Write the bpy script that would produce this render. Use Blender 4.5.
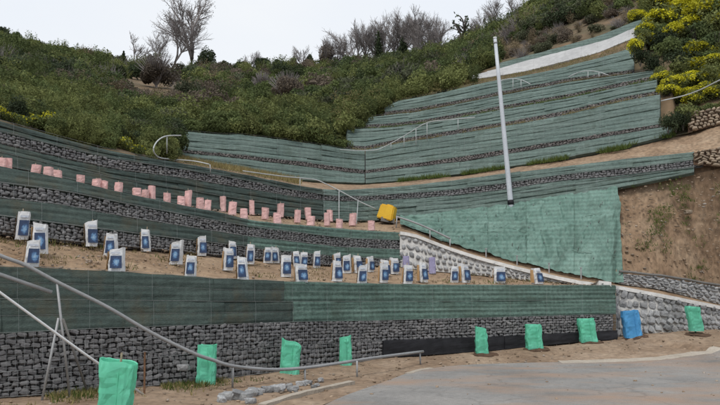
import bpy, bmesh, math, random
import numpy as np
from mathutils import Vector, noise, Matrix

scene = bpy.context.scene
for o in list(bpy.data.objects):
    bpy.data.objects.remove(o)
COL = scene.collection
R = math.radians

# ------------------------------------------------------------------ camera
CAMZ = 1.6
F = 700.0                      # focal length in photo pixels (720 wide)
HZ = 292.0                     # photo row of the horizon
PITCH = math.atan((HZ - 202.5) / F)
cam = bpy.data.cameras.new('camera')
camo = bpy.data.objects.new('camera', cam)
COL.objects.link(camo)
cam.sensor_width = 36
cam.lens = 36 * F / 720
cam.clip_end = 2000
camo.location = (0, 0, CAMZ)
camo.rotation_euler = (R(90) + PITCH, 0, 0)
scene.camera = camo

# ------------------------------------------------------------------ world, sun, exposure
SUN_EL, SUN_AZ = R(58), R(205)         # overcast: high, veiled sun behind the camera to the left
w = bpy.data.worlds.new('World')
scene.world = w
w.use_nodes = True
nt = w.node_tree
nt.nodes.clear()
out = nt.nodes.new('ShaderNodeOutputWorld')
bg = nt.nodes.new('ShaderNodeBackground')
sky = nt.nodes.new('ShaderNodeTexSky')
sky.sky_type = 'NISHITA'
sky.sun_disc = False
sky.sun_elevation = SUN_EL
sky.sun_rotation = SUN_AZ
tc = nt.nodes.new('ShaderNodeTexCoord')
mp = nt.nodes.new('ShaderNodeMapping')
mp.inputs['Scale'].default_value = (1, 1, 2.2)
ns = nt.nodes.new('ShaderNodeTexNoise')
ns.inputs['Scale'].default_value = 1.6
ns.inputs['Detail'].default_value = 5
cr = nt.nodes.new('ShaderNodeValToRGB')
cr.color_ramp.elements[0].position = 0.3
cr.color_ramp.elements[0].color = (0.84, 0.90, 0.99, 1)
cr.color_ramp.elements[1].position = 0.7
cr.color_ramp.elements[1].color = (0.955, 0.98, 1.01, 1)
sc = nt.nodes.new('ShaderNodeVectorMath')
sc.operation = 'SCALE'
sc.inputs['Scale'].default_value = 7.5
mx = nt.nodes.new('ShaderNodeMixRGB')
mx.inputs['Fac'].default_value = 0.94
nt.links.new(tc.outputs['Generated'], mp.inputs['Vector'])
nt.links.new(mp.outputs['Vector'], ns.inputs['Vector'])
nt.links.new(ns.outputs['Fac'], cr.inputs['Fac'])
nt.links.new(cr.outputs['Color'], sc.inputs[0])
nt.links.new(sky.outputs['Color'], mx.inputs['Color1'])
nt.links.new(sc.outputs['Vector'], mx.inputs['Color2'])
nt.links.new(mx.outputs['Color'], bg.inputs['Color'])
bg.inputs['Strength'].default_value = 0.1
nt.links.new(bg.outputs['Background'], out.inputs['Surface'])

sun = bpy.data.lights.new('sun', 'SUN')
sun.energy = 1.5
sun.angle = R(14)
sun.color = (1.0, 0.96, 0.9)
suno = bpy.data.objects.new('sun', sun)
COL.objects.link(suno)
sdir = Vector((math.sin(SUN_AZ) * math.cos(SUN_EL), math.cos(SUN_AZ) * math.cos(SUN_EL), math.sin(SUN_EL)))
suno.rotation_euler = sdir.to_track_quat('Z', 'Y').to_euler()
suno.location = (0, 0, 40)
scene.view_settings.view_transform = 'Standard'
scene.view_settings.look = 'None'
scene.view_settings.gamma = 1
scene.view_settings.exposure = 0.4

# ------------------------------------------------------------------ helpers: pixels -> places
CP, SP = math.cos(PITCH), math.sin(PITCH)
def tt(py):                                  # slope of the viewing ray (dz / dY) of a photo row
    v = (202.5 - np.asarray(py, float)) / F
    return (SP + v * CP) / (CP - v * SP)
def XX(px, Y, z):                            # world X of photo column px at depth Y, height z
    return (np.asarray(px, float) - 360) / F * (Y * CP + (z - CAMZ) * SP)
def P(px, py, Y):
    z = CAMZ + float(tt(py)) * Y
    return Vector((float(XX(px, Y, z)), Y, z))
def curve(*pts):                             # piecewise linear through photo control points, extended at both ends
    a = np.array(pts, float)
    x, y = a[:, 0], a[:, 1]
    def f(px):
        px = np.asarray(px, float)
        r = np.interp(px, x, y)
        r = np.where(px < x[0], y[0] + (px - x[0]) * (y[1] - y[0]) / (x[1] - x[0]), r)
        r = np.where(px > x[-1], y[-1] + (px - x[-1]) * (y[-1] - y[-2]) / (x[-1] - x[-2]), r)
        return r
    return f
def rise(Y0, z0, m, py):                     # walk up a face of slope m until photo row py
    t = tt(py)
    Y1 = (z0 - CAMZ - m * Y0) / (t - m)
    return Y1, CAMZ + t * Y1
def at(Y, py):
    return Y, CAMZ + tt(py) * Y

PX = np.arange(-160, 881, 4.0)
N = len(PX)
def sm(a, k=3):                              # light smoothing of a row
    a = np.asarray(a, float)
    p = np.pad(a, k, mode='reflect', reflect_type='odd')
    return np.convolve(p, np.ones(2 * k + 1) / (2 * k + 1), 'valid')

# ---- wall 1 (foot of the slope)
w1base = curve((0, 398), (60, 394), (110, 389), (205, 382), (240, 376), (290, 370), (345, 364), (380, 358.5), (430, 355), (480, 352), (520, 348), (560, 344), (612, 340))
w1s1 = curve((0, 373), (100, 364), (220, 351), (300, 345), (380, 341), (440, 339), (520, 336), (612, 331))
w1s2 = curve((0, 334), (100, 329), (220, 325), (300, 322), (380, 321), (440, 319), (612, 314.5))
w1g1 = curve((0, 300), (100, 301), (220, 302), (440, 302), (612, 300))
w1top = curve((0, 267), (60, 269), (120, 272), (180, 276), (220, 279), (300, 282), (380, 284), (440, 285), (612, 285.5))
w1Y = curve((-160, 9.3), (0, 10.5), (110, 11.4), (205, 12.4), (240, 13.0), (290, 14.1), (345, 15.4), (380, 16.2), (430, 16.8), (480, 17.2), (560, 17.9), (612, 18.4))
B1 = at(sm(w1Y(PX)), w1base(PX))
W1 = [B1]
for c in (w1s1, w1s2, w1g1, w1top):
    y0, z0 = W1[-1]
    W1.append(rise(y0 + 0.02, z0, 6.0, sm(c(PX))))
# ---- terrace 1 back, wall 2 / grouted rubble wall
t1b = curve((0, 233), (60, 241), (120, 247), (170, 250.5), (240, 258), (300, 263.5), (340, 266), (397, 266), (420, 270), (480, 275), (520, 279.5), (560, 283), (612, 286), (616, 338), (640, 334), (680, 331.5), (720, 329.5), (880, 307))
t1Y = curve((-160, 11.0), (0, 12.2), (60, 12.9), (120, 13.8), (180, 14.9), (240, 16.3), (300, 18.0), (340, 19.2), (397, 20.4), (480, 20.0), (560, 19.3), (612, 18.8), (660, 19.0), (720, 19.8), (880, 22.0))
T1 = at(sm(t1Y(PX)), t1b(PX))
w2r = [curve((0, 217), (120, 232.5), (240, 247), (340, 257.5), (400, 260)),
       curve((0, 199), (60, 205.5), (120, 217), (240, 236), (340, 247.5), (400, 250)),
       curve((0, 184), (60, 191.5), (120, 204), (240, 226), (340, 238.5), (400, 241)),
       curve((0, 167), (60, 178.5), (120, 193), (170, 203), (220, 213), (250, 220.5), (280, 224), (340, 229), (395, 232.5), (403, 233))]
W2 = [T1]
for c in w2r:
    y0, z0 = W2[-1]
    W2.append(rise(y0 + 0.02, z0, 3.2, sm(c(PX), 2)))
rtop = curve((397, 233), (415, 236), (450, 249.5), (480, 259), (520, 269.5), (560, 279), (580, 283), (612, 287), (660, 296), (720, 308), (880, 340))
RT = rise(T1[0], T1[1], 5.0, rtop(PX))
isR = PX >= 400
R2 = (np.where(isR, RT[0], W2[-1][0]), np.where(isR, RT[1], W2[-1][1]))
# ---- terrace 2 back / ramp back
rampb = curve((400, 226), (417, 231), (440, 242), (480, 253.5), (520, 264), (560, 273.5), (600, 281), (618, 283.5), (660, 289), (690, 296.5), (720, 304), (880, 337))
RB = at(R2[0] + 1.1, rampb(PX))
# ---- wall 3 base
w3b = curve((170, 201.5), (200, 208), (250, 214), (280, 216.5), (330, 221), (375, 221), (403, 218), (450, 213), (480, 209.5), (510, 205), (560, 197.5), (613, 189), (667, 178.5), (703, 171), (880, 134))
w3bY = curve((-160, 12.6), (0, 13.9), (120, 16.0), (200, 18.1), (280, 20.3), (322, 21.6), (360, 22.5), (403, 23.2), (460, 23.3), (510, 23.0), (560, 22.5), (613, 21.9), (667, 21.2), (703, 20.8), (880, 19.2))
y3 = sm(w3bY(PX))
z3 = CAMZ + tt(w3b(PX)) * y3
k = np.clip((PX - 150) / 40, 0, 1)
z3 = np.where(PX < 190, (W2[-1][1] + 0.04) * (1 - k) + z3 * k, z3)
W3 = [(y3, z3)]
w3r = [curve((0, 154), (120, 180.5), (180, 190), (240, 200), (322, 211), (360, 212), (403, 208), (460, 203), (560, 188), (640, 176), (703, 167.5)),
       curve((0, 143.5), (60, 158), (120, 170.5), (180, 178), (240, 188), (300, 198), (330, 201), (360, 201.5), (403, 199), (450, 196), (500, 190.5), (560, 181), (620, 176), (690, 168), (703, 166)),
       curve((0, 132.5), (60, 148), (120, 161), (180, 170), (240, 180), (300, 192), (330, 196.5), (360, 197), (403, 194), (450, 190.5), (500, 184.5), (560, 175.5), (620, 169.5), (690, 161), (703, 159.5)),
       curve((0, 122), (60, 138), (100, 148.5), (120, 153), (180, 163), (240, 173.5), (300, 186), (330, 190), (350, 190), (400, 186.5), (460, 179.7), (510, 173), (560, 167), (620, 159.5), (690, 152.5), (703, 150), (880, 116))]
for c in w3r:
    y0, z0 = W3[-1]
    W3.append(rise(y0 + 0.02, z0, 3.2, sm(c(PX), 2)))
# ---- wall 4 and the upper flight of tiers
w4b = curve((178, 158), (200, 163), (240, 169.5), (300, 180), (340, 183), (365, 183.5), (400, 181), (460, 174.5), (560, 159), (620, 148), (675, 134), (690, 131), (720, 120), (880, 66))
w4Y = curve((-160, 20), (178, 24), (240, 25), (300, 26.2), (365, 27.6), (400, 27.2), (460, 26.4), (560, 25), (620, 24.1), (675, 23.2), (720, 22.6), (880, 21.4))
W4 = [at(sm(w4Y(PX)), w4b(PX))]
w4r = [curve((180, 152.5), (235, 158), (300, 166), (345, 172), (365, 174), (400, 169), (460, 162), (560, 145.5), (620, 134.5), (670, 126)),
       curve((180, 150), (235, 155), (300, 162), (345, 168), (365, 171), (400, 166), (460, 157.5), (560, 141.5), (620, 131), (670, 123)),
       curve((178, 131), (230, 135.5), (236, 134), (300, 142), (345, 149), (365, 150.5), (400, 143), (430, 138.5), (460, 133.5), (500, 127), (534, 121), (570, 114), (620, 102), (657, 95), (675, 91.5))]
for i, c in enumerate(w4r):
    y0, z0 = W4[-1]
    W4.append(rise(y0 + 0.02, z0, 1.9, sm(c(PX), 1)))
def tier(prev, strip, top, m=1.35, sb=0.28):
    y0, z0 = prev[0] + sb, prev[1]
    a = rise(y0, z0 , m, strip(PX))
    b = rise(a[0] + 0.02, a[1], m, top(PX))
    return [(y0, z0), a, b]
cA = w4r[-1]
cB = curve((340, 130), (395, 127), (424, 123.5), (473, 115.5), (500, 110), (570, 98), (620, 87), (657, 79.5))
cC = curve((362, 118), (410, 113), (460, 104), (500, 95.5), (570, 82), (620, 75.5), (662, 70))
cD = curve((382, 109), (399, 101), (434, 94.5), (470, 86), (488, 82), (517, 77), (540, 72.5), (567, 66.5), (600, 58), (633, 48), (660, 40))
TA = tier(W4[-1], lambda x: cA(x) - 3.8, cB)
TB = tier(TA[-1], lambda x: cB(x) - 3.6, cC)
TC = tier(TB[-1], lambda x: cC(x) - 3.4, cD)
cCb = curve((470, 80), (487, 78.5), (524, 72.5), (566, 62), (600, 53), (618, 45.5), (636, 38), (650, 31))
cCt = curve((470, 77), (497, 70), (530, 60.5), (560, 53), (609, 40), (647, 23.5))
cSt = curve((470, 74), (502, 63), (542, 52.5), (560, 47.5), (600, 36), (644, 18.5))
CB = at(TC[-1][0] + 1.6, cCb(PX))
CT = rise(CB[0], CB[1], 0.9, cCt(PX))
ST = rise(CT[0] + 0.1, CT[1], 2.0, cSt(PX))
# ---- skyline ground row
skyl = curve((-160, 2), (0, 46), (40, 52), (80, 60), (120, 67), (160, 72), (200, 73), (250, 75), (300, 72), (340, 69), (380, 66), (420, 62), (460, 54), (490, 40), (520, 23), (540, 11), (600, -20), (720, -70), (880, -110))
skyY = curve((-160, 60), (0, 70), (200, 82), (400, 78), (520, 60), (600, 48), (720, 38), (880, 34))
SK = at(sm(skyY(PX), 6), sm(skyl(PX), 4))

# last built row under the hill, per column
hy, hz = W3[-1][0] + 0.25, W3[-1][1].copy()
hy = np.where((PX >= 178) & (PX <= 672), W4[-1][0] + 0.25, hy); hz = np.where((PX >= 178) & (PX <= 672), W4[-1][1], hz)
for arr, a, b in ((TA[-1], 347, 658), (TB[-1], 364, 660), (TC[-1], 384, 640), (ST, 480, 646)):
    mk = (PX >= a) & (PX <= b)
    hy = np.where(mk, arr[0] + 0.25, hy); hz = np.where(mk, arr[1], hz)
mk = PX > 672
hy = np.where(mk, W4[0][0] + 0.05, hy); hz = np.where(mk, W4[0][1], hz)

def ptsof(row, off=0.0):
    Y = row[0] + off
    return np.stack([XX(PX, Y, row[1]), Y, row[1]], 1)

# ------------------------------------------------------------------ helpers: objects
def tag(o, label=None, cat=None, group=None, kind=None):
    if label: o['label'] = label
    if cat: o['category'] = cat
    if group: o['group'] = group
    if kind: o['kind'] = kind
    return o
def empty(name, loc, label=None, cat=None, group=None, rz=0):
    o = bpy.data.objects.new(name, None)
    o.empty_display_size = 0.2
    o.location = loc
    o.rotation_euler = (0, 0, rz)
    COL.objects.link(o)
    return tag(o, label, cat, group)
def mesh(name, v, f, m=None, smooth=False):
    me = bpy.data.meshes.new(name)
    v = np.asarray(v, dtype=np.float32).reshape(-1, 3)
    if isinstance(f, np.ndarray):
        nf, k = f.shape
        me.vertices.add(len(v)); me.vertices.foreach_set('co', v.ravel())
        me.loops.add(nf * k); me.loops.foreach_set('vertex_index', f.astype(np.int32).ravel())
        me.polygons.add(nf)
        me.polygons.foreach_set('loop_start', np.arange(0, nf * k, k, dtype=np.int32))
        me.update(calc_edges=True)
        me.validate()
    else:
        me.from_pydata([tuple(map(float, q)) for q in v], [], f)
    if m: me.materials.append(m)
    if smooth:
        me.polygons.foreach_set('use_smooth', [True] * len(me.polygons))
    return me
def obj(name, me, parent=None, loc=(0, 0, 0), **kw):
    o = bpy.data.objects.new(name, me)
    COL.objects.link(o)
    o.location = loc
    if parent: o.parent = parent
    return tag(o, **kw)
def copy_tree(o, parent=None):
    c = o.copy()
    COL.objects.link(c)
    c.parent = parent
    for ch in list(o.children):
        copy_tree(ch, c)
    return c
class MB:                                    # mesh builder
    def __init__(s): s.v = []; s.f = []
    def add(s, v, f):
        n = len(s.v); s.v += [tuple(q) for q in v]; s.f += [tuple(i + n for i in q) for q in f]
    def box(s, c, d, rot=None):
        x, y, z = d[0] / 2, d[1] / 2, d[2] / 2
        q = [Vector(p) for p in ((-x, -y, -z), (x, -y, -z), (x, y, -z), (-x, y, -z), (-x, -y, z), (x, -y, z), (x, y, z), (-x, y, z))]
        if rot: q = [rot @ p for p in q]
        s.add([p + Vector(c) for p in q], [(0, 3, 2, 1), (4, 5, 6, 7), (0, 1, 5, 4), (1, 2, 6, 5), (2, 3, 7, 6), (3, 0, 4, 7)])
    def tube(s, pts, r, n=8, r1=None, cap=True):
        pts = [Vector(p) for p in pts]
        rings = []
        L = len(pts)
        for i, p in enumerate(pts):
            d = (pts[min(i + 1, L - 1)] - pts[max(i - 1, 0)]).normalized()
            a = d.cross(Vector((0, 0, 1)))
            if a.length < 0.05: a = d.cross(Vector((0, 1, 0)))
            a.normalize(); b = d.cross(a)
            rr = r if r1 is None else r + (r1 - r) * i / max(1, L - 1)
            rings.append([p + (a * math.cos(2 * math.pi * j / n) + b * math.sin(2 * math.pi * j / n)) * rr for j in range(n)])
        v = [q for g in rings for q in g]
        f = [(i * n + j, i * n + (j + 1) % n, (i + 1) * n + (j + 1) % n, (i + 1) * n + j) for i in range(L - 1) for j in range(n)]
        if cap:
            f += [tuple(range(n - 1, -1, -1)), tuple((L - 1) * n + j for j in range(n))]
        s.add(v, f)
    def build(s, name, m, parent=None, rel=None, smooth=False, **kw):
        v = s.v
        if rel is not None:
            rel = Vector(rel); v = [Vector(q) - rel for q in v]
        return obj(name, mesh(name, v, s.f, m, smooth), parent, **kw)
def spline(pts, k=6):
    pts = [Vector(p) for p in pts]
    if len(pts) < 3: return pts
    q = [2 * pts[0] - pts[1]] + pts + [2 * pts[-1] - pts[-2]]
    r = []
    for i in range(1, len(q) - 2):
        for j in range(k):
            t = j / k
            a, b, c, d = q[i - 1], q[i], q[i + 1], q[i + 2]
            r.append(0.5 * ((2 * b) + (c - a) * t + (2 * a - 5 * b + 4 * c - d) * t * t + (3 * b - a - 3 * c + d) * t ** 3))
    r.append(pts[-1])
    return r

# ------------------------------------------------------------------ materials
MATS = {}
def mat(name, cols, scale=3.0, rough=0.85, bump=0.3, bscale=None, var=0.0, spec=0.3, detail=6, metal=0.0, trans=0.0, fine=0.25, aniso=None, coords='Object', ovar=0.0):
    m = bpy.data.materials.new(name)
    m.use_nodes = True
    t = m.node_tree
    b = t.nodes['Principled BSDF']
    L = t.links.new
    tcx = t.nodes.new('ShaderNodeTexCoord')
    src = tcx.outputs[coords]
    if aniso:
        mpp = t.nodes.new('ShaderNodeMapping')
        mpp.inputs['Scale'].default_value = aniso
        L(src, mpp.inputs['Vector']); src = mpp.outputs['Vector']
    n1 = t.nodes.new('ShaderNodeTexNoise')
    n1.inputs['Scale'].default_value = scale
    n1.inputs['Detail'].default_value = detail
    n1.inputs['Roughness'].default_value = 0.62
    L(src, n1.inputs['Vector'])
    ramp = t.nodes.new('ShaderNodeValToRGB')
    els = ramp.color_ramp.elements
    while len(els) < len(cols): els.new(0.5)
    for i, c in enumerate(cols):
        els[i].position = 0.3 + 0.4 * i / max(1, len(cols) - 1)
        els[i].color = (*c, 1)
    L(n1.outputs['Fac'], ramp.inputs['Fac'])
    n2 = t.nodes.new('ShaderNodeTexNoise')
    n2.inputs['Scale'].default_value = bscale or scale * 12
    n2.inputs['Detail'].default_value = 4
    L(src, n2.inputs['Vector'])
    mr = t.nodes.new('ShaderNodeMapRange')
    mr.inputs['From Min'].default_value = 0.25; mr.inputs['From Max'].default_value = 0.75
    mr.inputs['To Min'].default_value = 1 - fine; mr.inputs['To Max'].default_value = 1 + fine
    L(n2.outputs['Fac'], mr.inputs['Value'])
    vm = t.nodes.new('ShaderNodeVectorMath'); vm.operation = 'SCALE'
    L(ramp.outputs['Color'], vm.inputs[0])
    val = mr.outputs['Result']
    if var:
        oi = t.nodes.new('ShaderNodeObjectInfo'); ge = t.nodes.new('ShaderNodeNewGeometry')
        if ovar:
            m0 = t.nodes.new('ShaderNodeMapRange'); m0.inputs['To Min'].default_value = 1 - ovar; m0.inputs['To Max'].default_value = 1 + ovar
            L(oi.outputs['Random'], m0.inputs['Value'])
            m1 = t.nodes.new('ShaderNodeMath'); m1.operation = 'MULTIPLY'; L(val, m1.inputs[0]); L(m0.outputs['Result'], m1.inputs[1]); val = m1.outputs[0]
        ad = t.nodes.new('ShaderNodeMath'); ad.operation = 'ADD'
        L(oi.outputs['Random'], ad.inputs[0]); L(ge.outputs['Random Per Island'], ad.inputs[1])
        fr = t.nodes.new('ShaderNodeMath'); fr.operation = 'FRACT'; L(ad.outputs[0], fr.inputs[0])
        m2 = t.nodes.new('ShaderNodeMapRange'); m2.inputs['To Min'].default_value = 1 - var; m2.inputs['To Max'].default_value = 1 + var
        L(fr.outputs[0], m2.inputs['Value'])
        mm = t.nodes.new('ShaderNodeMath'); mm.operation = 'MULTIPLY'
        L(val, mm.inputs[0]); L(m2.outputs['Result'], mm.inputs[1]); val = mm.outputs[0]
    L(val, vm.inputs['Scale'])
    L(vm.outputs['Vector'], b.inputs['Base Color'])
    b.inputs['Roughness'].default_value = rough
    b.inputs['Specular IOR Level'].default_value = spec
    b.inputs['Metallic'].default_value = metal
    if bump:
        bp = t.nodes.new('ShaderNodeBump')
        bp.inputs['Strength'].default_value = bump
        bp.inputs['Distance'].default_value = 0.03
        L(n2.outputs['Fac'], bp.inputs['Height'])
        L(bp.outputs['Normal'], b.inputs['Normal'])
    if trans:
        tr = t.nodes.new('ShaderNodeBsdfTranslucent')
        L(vm.outputs['Vector'], tr.inputs['Color'])
        ms = t.nodes.new('ShaderNodeMixShader'); ms.inputs['Fac'].default_value = trans
        L(b.outputs['BSDF'], ms.inputs[1]); L(tr.outputs['BSDF'], ms.inputs[2])
        L(ms.outputs['Shader'], t.nodes['Material Output'].inputs['Surface'])
    MATS[name] = m
    return m
M_dirt = mat('ground_dirt', [(0.16, 0.108, 0.070), (0.235, 0.168, 0.115), (0.31, 0.235, 0.17)], 0.9, 0.95, 0.6, 9, fine=0.3)
M_terr = mat('terrace_dirt', [(0.17, 0.11, 0.065), (0.26, 0.18, 0.115), (0.32, 0.235, 0.155)], 1.1, 0.95, 0.6, 8, fine=0.3)
M_bank = mat('bare_bank', [(0.175, 0.115, 0.072), (0.245, 0.168, 0.108), (0.31, 0.228, 0.155)], 1.1, 0.95, 1.0, 7, fine=0.4, aniso=(1.5, 1, 0.8), detail=10)
M_soil = mat('dark_soil', [(0.06, 0.035, 0.022), (0.10, 0.06, 0.038)], 4, 0.95, 0.8, 20)
M_hill = mat('hill_soil', [(0.06, 0.062, 0.028), (0.115, 0.085, 0.05), (0.19, 0.125, 0.075)], 0.35, 0.95, 0.6, 3)
M_conc = mat('concrete_road', [(0.15, 0.145, 0.138), (0.215, 0.208, 0.198), (0.265, 0.252, 0.236)], 0.55, 0.85, 0.25, 14, fine=0.14)
M_edge = mat('pale_concrete', [(0.30, 0.26, 0.21), (0.40, 0.355, 0.30)], 1.5, 0.9, 0.3, 18, fine=0.15)
M_cap = mat('white_mortar', [(0.48, 0.47, 0.45), (0.62, 0.61, 0.59)], 2.0, 0.9, 0.3, 14, fine=0.12)
M_mort = mat('rubble_mortar', [(0.42, 0.41, 0.39), (0.56, 0.55, 0.53)], 2.5, 0.95, 0.5, 12, fine=0.2)
M_chan = mat('channel_concrete', [(0.33, 0.33, 0.33), (0.44, 0.44, 0.435)], 0.8, 0.9, 0.2, 6, fine=0.12)
M_gab = mat('gabion_stone', [(0.105, 0.103, 0.108), (0.150, 0.147, 0.15), (0.20, 0.195, 0.19)], 3.5, 0.9, 0.5, 22, var=0.26)
M_gabw = mat('upper_gabion_stone', [(0.085, 0.075, 0.072), (0.12, 0.108, 0.104), (0.165, 0.148, 0.138)], 3.0, 0.9, 0.4, 16, var=0.35)
M_fill = mat('gabion_fill', [(0.085, 0.083, 0.083), (0.14, 0.135, 0.13)], 6, 0.95, 0.8, 25)
M_rub = mat('rubble_stone', [(0.19, 0.195, 0.20), (0.28, 0.283, 0.287), (0.37, 0.37, 0.365)], 3.5, 0.85, 0.5, 18, var=0.35)
M_dry = mat('tan_drystone', [(0.20, 0.15, 0.10), (0.29, 0.23, 0.17), (0.38, 0.32, 0.25)], 3, 0.9, 0.5, 18, var=0.35)
def netmat(name, cols, rows, cols2, var=0.10, weed=None, rough=0.75):
    """woven erosion netting: thread rows, faint streaks, patches where soil or weeds show through"""
    m = mat(name, cols, 0.8, rough, 0.35, 30, var=var, fine=0.12, aniso=(1, 1, 2.0), spec=0.2)
    t = m.node_tree; L = t.links.new
    b = t.nodes['Principled BSDF']
    src = b.inputs['Base Color'].links[0].from_socket
    tcx = [n for n in t.nodes if n.type == 'TEX_COORD'][0]
    sp = t.nodes.new('ShaderNodeSeparateXYZ'); L(tcx.outputs['Object'], sp.inputs[0])
    ml = t.nodes.new('ShaderNodeMath'); ml.operation = 'MULTIPLY'; ml.inputs[1].default_value = rows
    nz = t.nodes.new('ShaderNodeTexNoise'); nz.inputs['Scale'].default_value = 0.8
    L(tcx.outputs['Object'], nz.inputs['Vector'])
    a0 = t.nodes.new('ShaderNodeMath'); a0.operation = 'MULTIPLY_ADD'; a0.inputs[1].default_value = 0.05
    L(nz.outputs['Fac'], a0.inputs[0]); L(sp.outputs['Z'], a0.inputs[2])
    L(a0.outputs[0], ml.inputs[0])
    si = t.nodes.new('ShaderNodeMath'); si.operation = 'SINE'; L(ml.outputs[0], si.inputs[0])
    mr = t.nodes.new('ShaderNodeMapRange'); mr.inputs['From Min'].default_value = -1; mr.inputs['From Max'].default_value = 1
    mr.inputs['To Min'].default_value = 1 - cols2; mr.inputs['To Max'].default_value = 1 + cols2
    mlx = t.nodes.new('ShaderNodeMath'); mlx.operation = 'MULTIPLY'; mlx.inputs[1].default_value = rows * 0.8
    L(sp.outputs['X'], mlx.inputs[0])
    six = t.nodes.new('ShaderNodeMath'); six.operation = 'SINE'; L(mlx.outputs[0], six.inputs[0])
    pw = t.nodes.new('ShaderNodeMath'); pw.operation = 'MULTIPLY_ADD'; pw.inputs[1].default_value = 0.22; L(six.outputs[0], pw.inputs[0]); L(si.outputs[0], pw.inputs[2])
    n4 = t.nodes.new('ShaderNodeTexNoise'); n4.inputs['Scale'].default_value = 14; n4.inputs['Detail'].default_value = 3; n4.inputs['Roughness'].default_value = 0.8
    L(tcx.outputs['Object'], n4.inputs['Vector'])
    p4 = t.nodes.new('ShaderNodeMath'); p4.operation = 'MULTIPLY_ADD'; p4.inputs[1].default_value = 6.5; p4.inputs[2].default_value = -3.25; L(n4.outputs['Fac'], p4.inputs[0])
    p5 = t.nodes.new('ShaderNodeMath'); p5.operation = 'ADD'; L(pw.outputs[0], p5.inputs[0]); L(p4.outputs[0], p5.inputs[1])
    L(p5.outputs[0], mr.inputs['Value']); mr.clamp = False
    s1 = t.nodes.new('ShaderNodeVectorMath'); s1.operation = 'SCALE'
    L(src, s1.inputs[0]); L(mr.outputs['Result'], s1.inputs['Scale'])
    res = s1.outputs['Vector']
    if weed:
        n3 = t.nodes.new('ShaderNodeTexNoise'); n3.inputs['Scale'].default_value = 1.3; n3.inputs['Detail'].default_value = 7; n3.inputs['Roughness'].default_value = 0.7
        L(tcx.outputs['Object'], n3.inputs['Vector'])
        m3 = t.nodes.new('ShaderNodeMapRange'); m3.inputs['From Min'].default_value = 0.52; m3.inputs['From Max'].default_value = 0.72
        m3.inputs['To Max'].default_value = 0.75
        L(n3.outputs['Fac'], m3.inputs['Value'])
        mixn = t.nodes.new('ShaderNodeMixRGB'); L(m3.outputs['Result'], mixn.inputs['Fac'])
        L(res, mixn.inputs['Color1']); mixn.inputs['Color2'].default_value = (*weed, 1); res = mixn.outputs['Color']
    L(res, b.inputs['Base Color'])
    return m
M_dark = netmat('dark_netting', [(0.036, 0.052, 0.047), (0.048, 0.067, 0.060), (0.060, 0.082, 0.073)], 62, 0.16, weed=(0.080, 0.072, 0.048))
M_grn = netmat('green_netting', [(0.066, 0.108, 0.092), (0.084, 0.134, 0.113), (0.104, 0.160, 0.136)], 62, 0.24, weed=(0.055, 0.074, 0.056))
M_up = netmat('upper_netting', [(0.084, 0.120, 0.108), (0.106, 0.146, 0.131), (0.130, 0.172, 0.155)], 40, 0.15, weed=(0.062, 0.084, 0.064))
M_net = netmat('slope_netting', [(0.090, 0.160, 0.132), (0.122, 0.205, 0.172), (0.165, 0.258, 0.220)], 46, 0.12, var=0.07, weed=(0.050, 0.085, 0.068), rough=0.5)
M_wire = mat('galvanised_wire', [(0.22, 0.23, 0.23), (0.33, 0.34, 0.34)], 3, 0.5, 0, metal=0.3, spec=0.5)
M_pipe = mat('grey_pipe', [(0.20, 0.205, 0.21), (0.28, 0.285, 0.29)], 2.5, 0.5, 0.1, spec=0.4, fine=0.1)
M_wpipe = mat('white_pipe', [(0.55, 0.56, 0.57), (0.66, 0.67, 0.68)], 2.5, 0.45, 0.05, spec=0.4, fine=0.08)
M_rail = mat('weathered_rail', [(0.34, 0.36, 0.36), (0.50, 0.52, 0.52)], 2.5, 0.5, 0.05, spec=0.4, fine=0.1)
M_post = mat('galvanised_post', [(0.27, 0.275, 0.28), (0.36, 0.365, 0.37)], 3, 0.5, 0.05, spec=0.5, metal=0.2, fine=0.12)
M_rust = mat('rusty_steel', [(0.10, 0.055, 0.03), (0.17, 0.09, 0.05)], 12, 0.9, 0.3, 40)
M_dpost = mat('dull_post', [(0.13, 0.125, 0.12), (0.18, 0.175, 0.165)], 6, 0.8, 0.1)
M_pole = mat('pole_metal', [(0.42, 0.45, 0.49), (0.54, 0.57, 0.61)], 1.5, 0.45, 0.05, spec=0.5, fine=0.08)
M_blk = mat('black_plastic', [(0.010, 0.010, 0.012), (0.018, 0.018, 0.021)], 2, 0.6, 0.5, 5, spec=0.2)
M_yel = mat('yellow_plastic', [(0.62, 0.36, 0.02), (0.72, 0.45, 0.03)], 3, 0.5, 0.1, fine=0.08, spec=0.4)
M_mint = mat('mint_sleeve', [(0.18, 0.66, 0.47), (0.25, 0.76, 0.57)], 3, 0.45, 0.25, 9, trans=0.45, fine=0.12, var=0.08)
M_blue = mat('blue_sleeve', [(0.08, 0.32, 0.62), (0.11, 0.40, 0.72)], 3, 0.45, 0.25, 9, trans=0.25, fine=0.1)
M_pink = mat('pink_sleeve', [(0.74, 0.47, 0.45), (0.83, 0.57, 0.55)], 4, 0.6, 0.3, 12, trans=0.2, fine=0.1, var=0.10)
M_lav = mat('lavender_sleeve', [(0.34, 0.32, 0.50), (0.42, 0.40, 0.58)], 4, 0.6, 0.3, 12, trans=0.2, fine=0.1)
M_sack = mat('white_sack', [(0.62, 0.63, 0.64), (0.76, 0.77, 0.78)], 5, 0.6, 0.35, 12, trans=0.12, fine=0.06, var=0.06)
M_tan = mat('sack_side', [(0.42, 0.25, 0.11), (0.55, 0.36, 0.19)], 5, 0.7, 0.3, 14)
M_head = mat('sack_heading', [(0.30, 0.36, 0.46), (0.62, 0.64, 0.68)], 40, 0.6, 0)
M_wood = mat('stake_wood', [(0.30, 0.24, 0.17), (0.42, 0.35, 0.26)], 8, 0.85, 0.3, 30)
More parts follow.
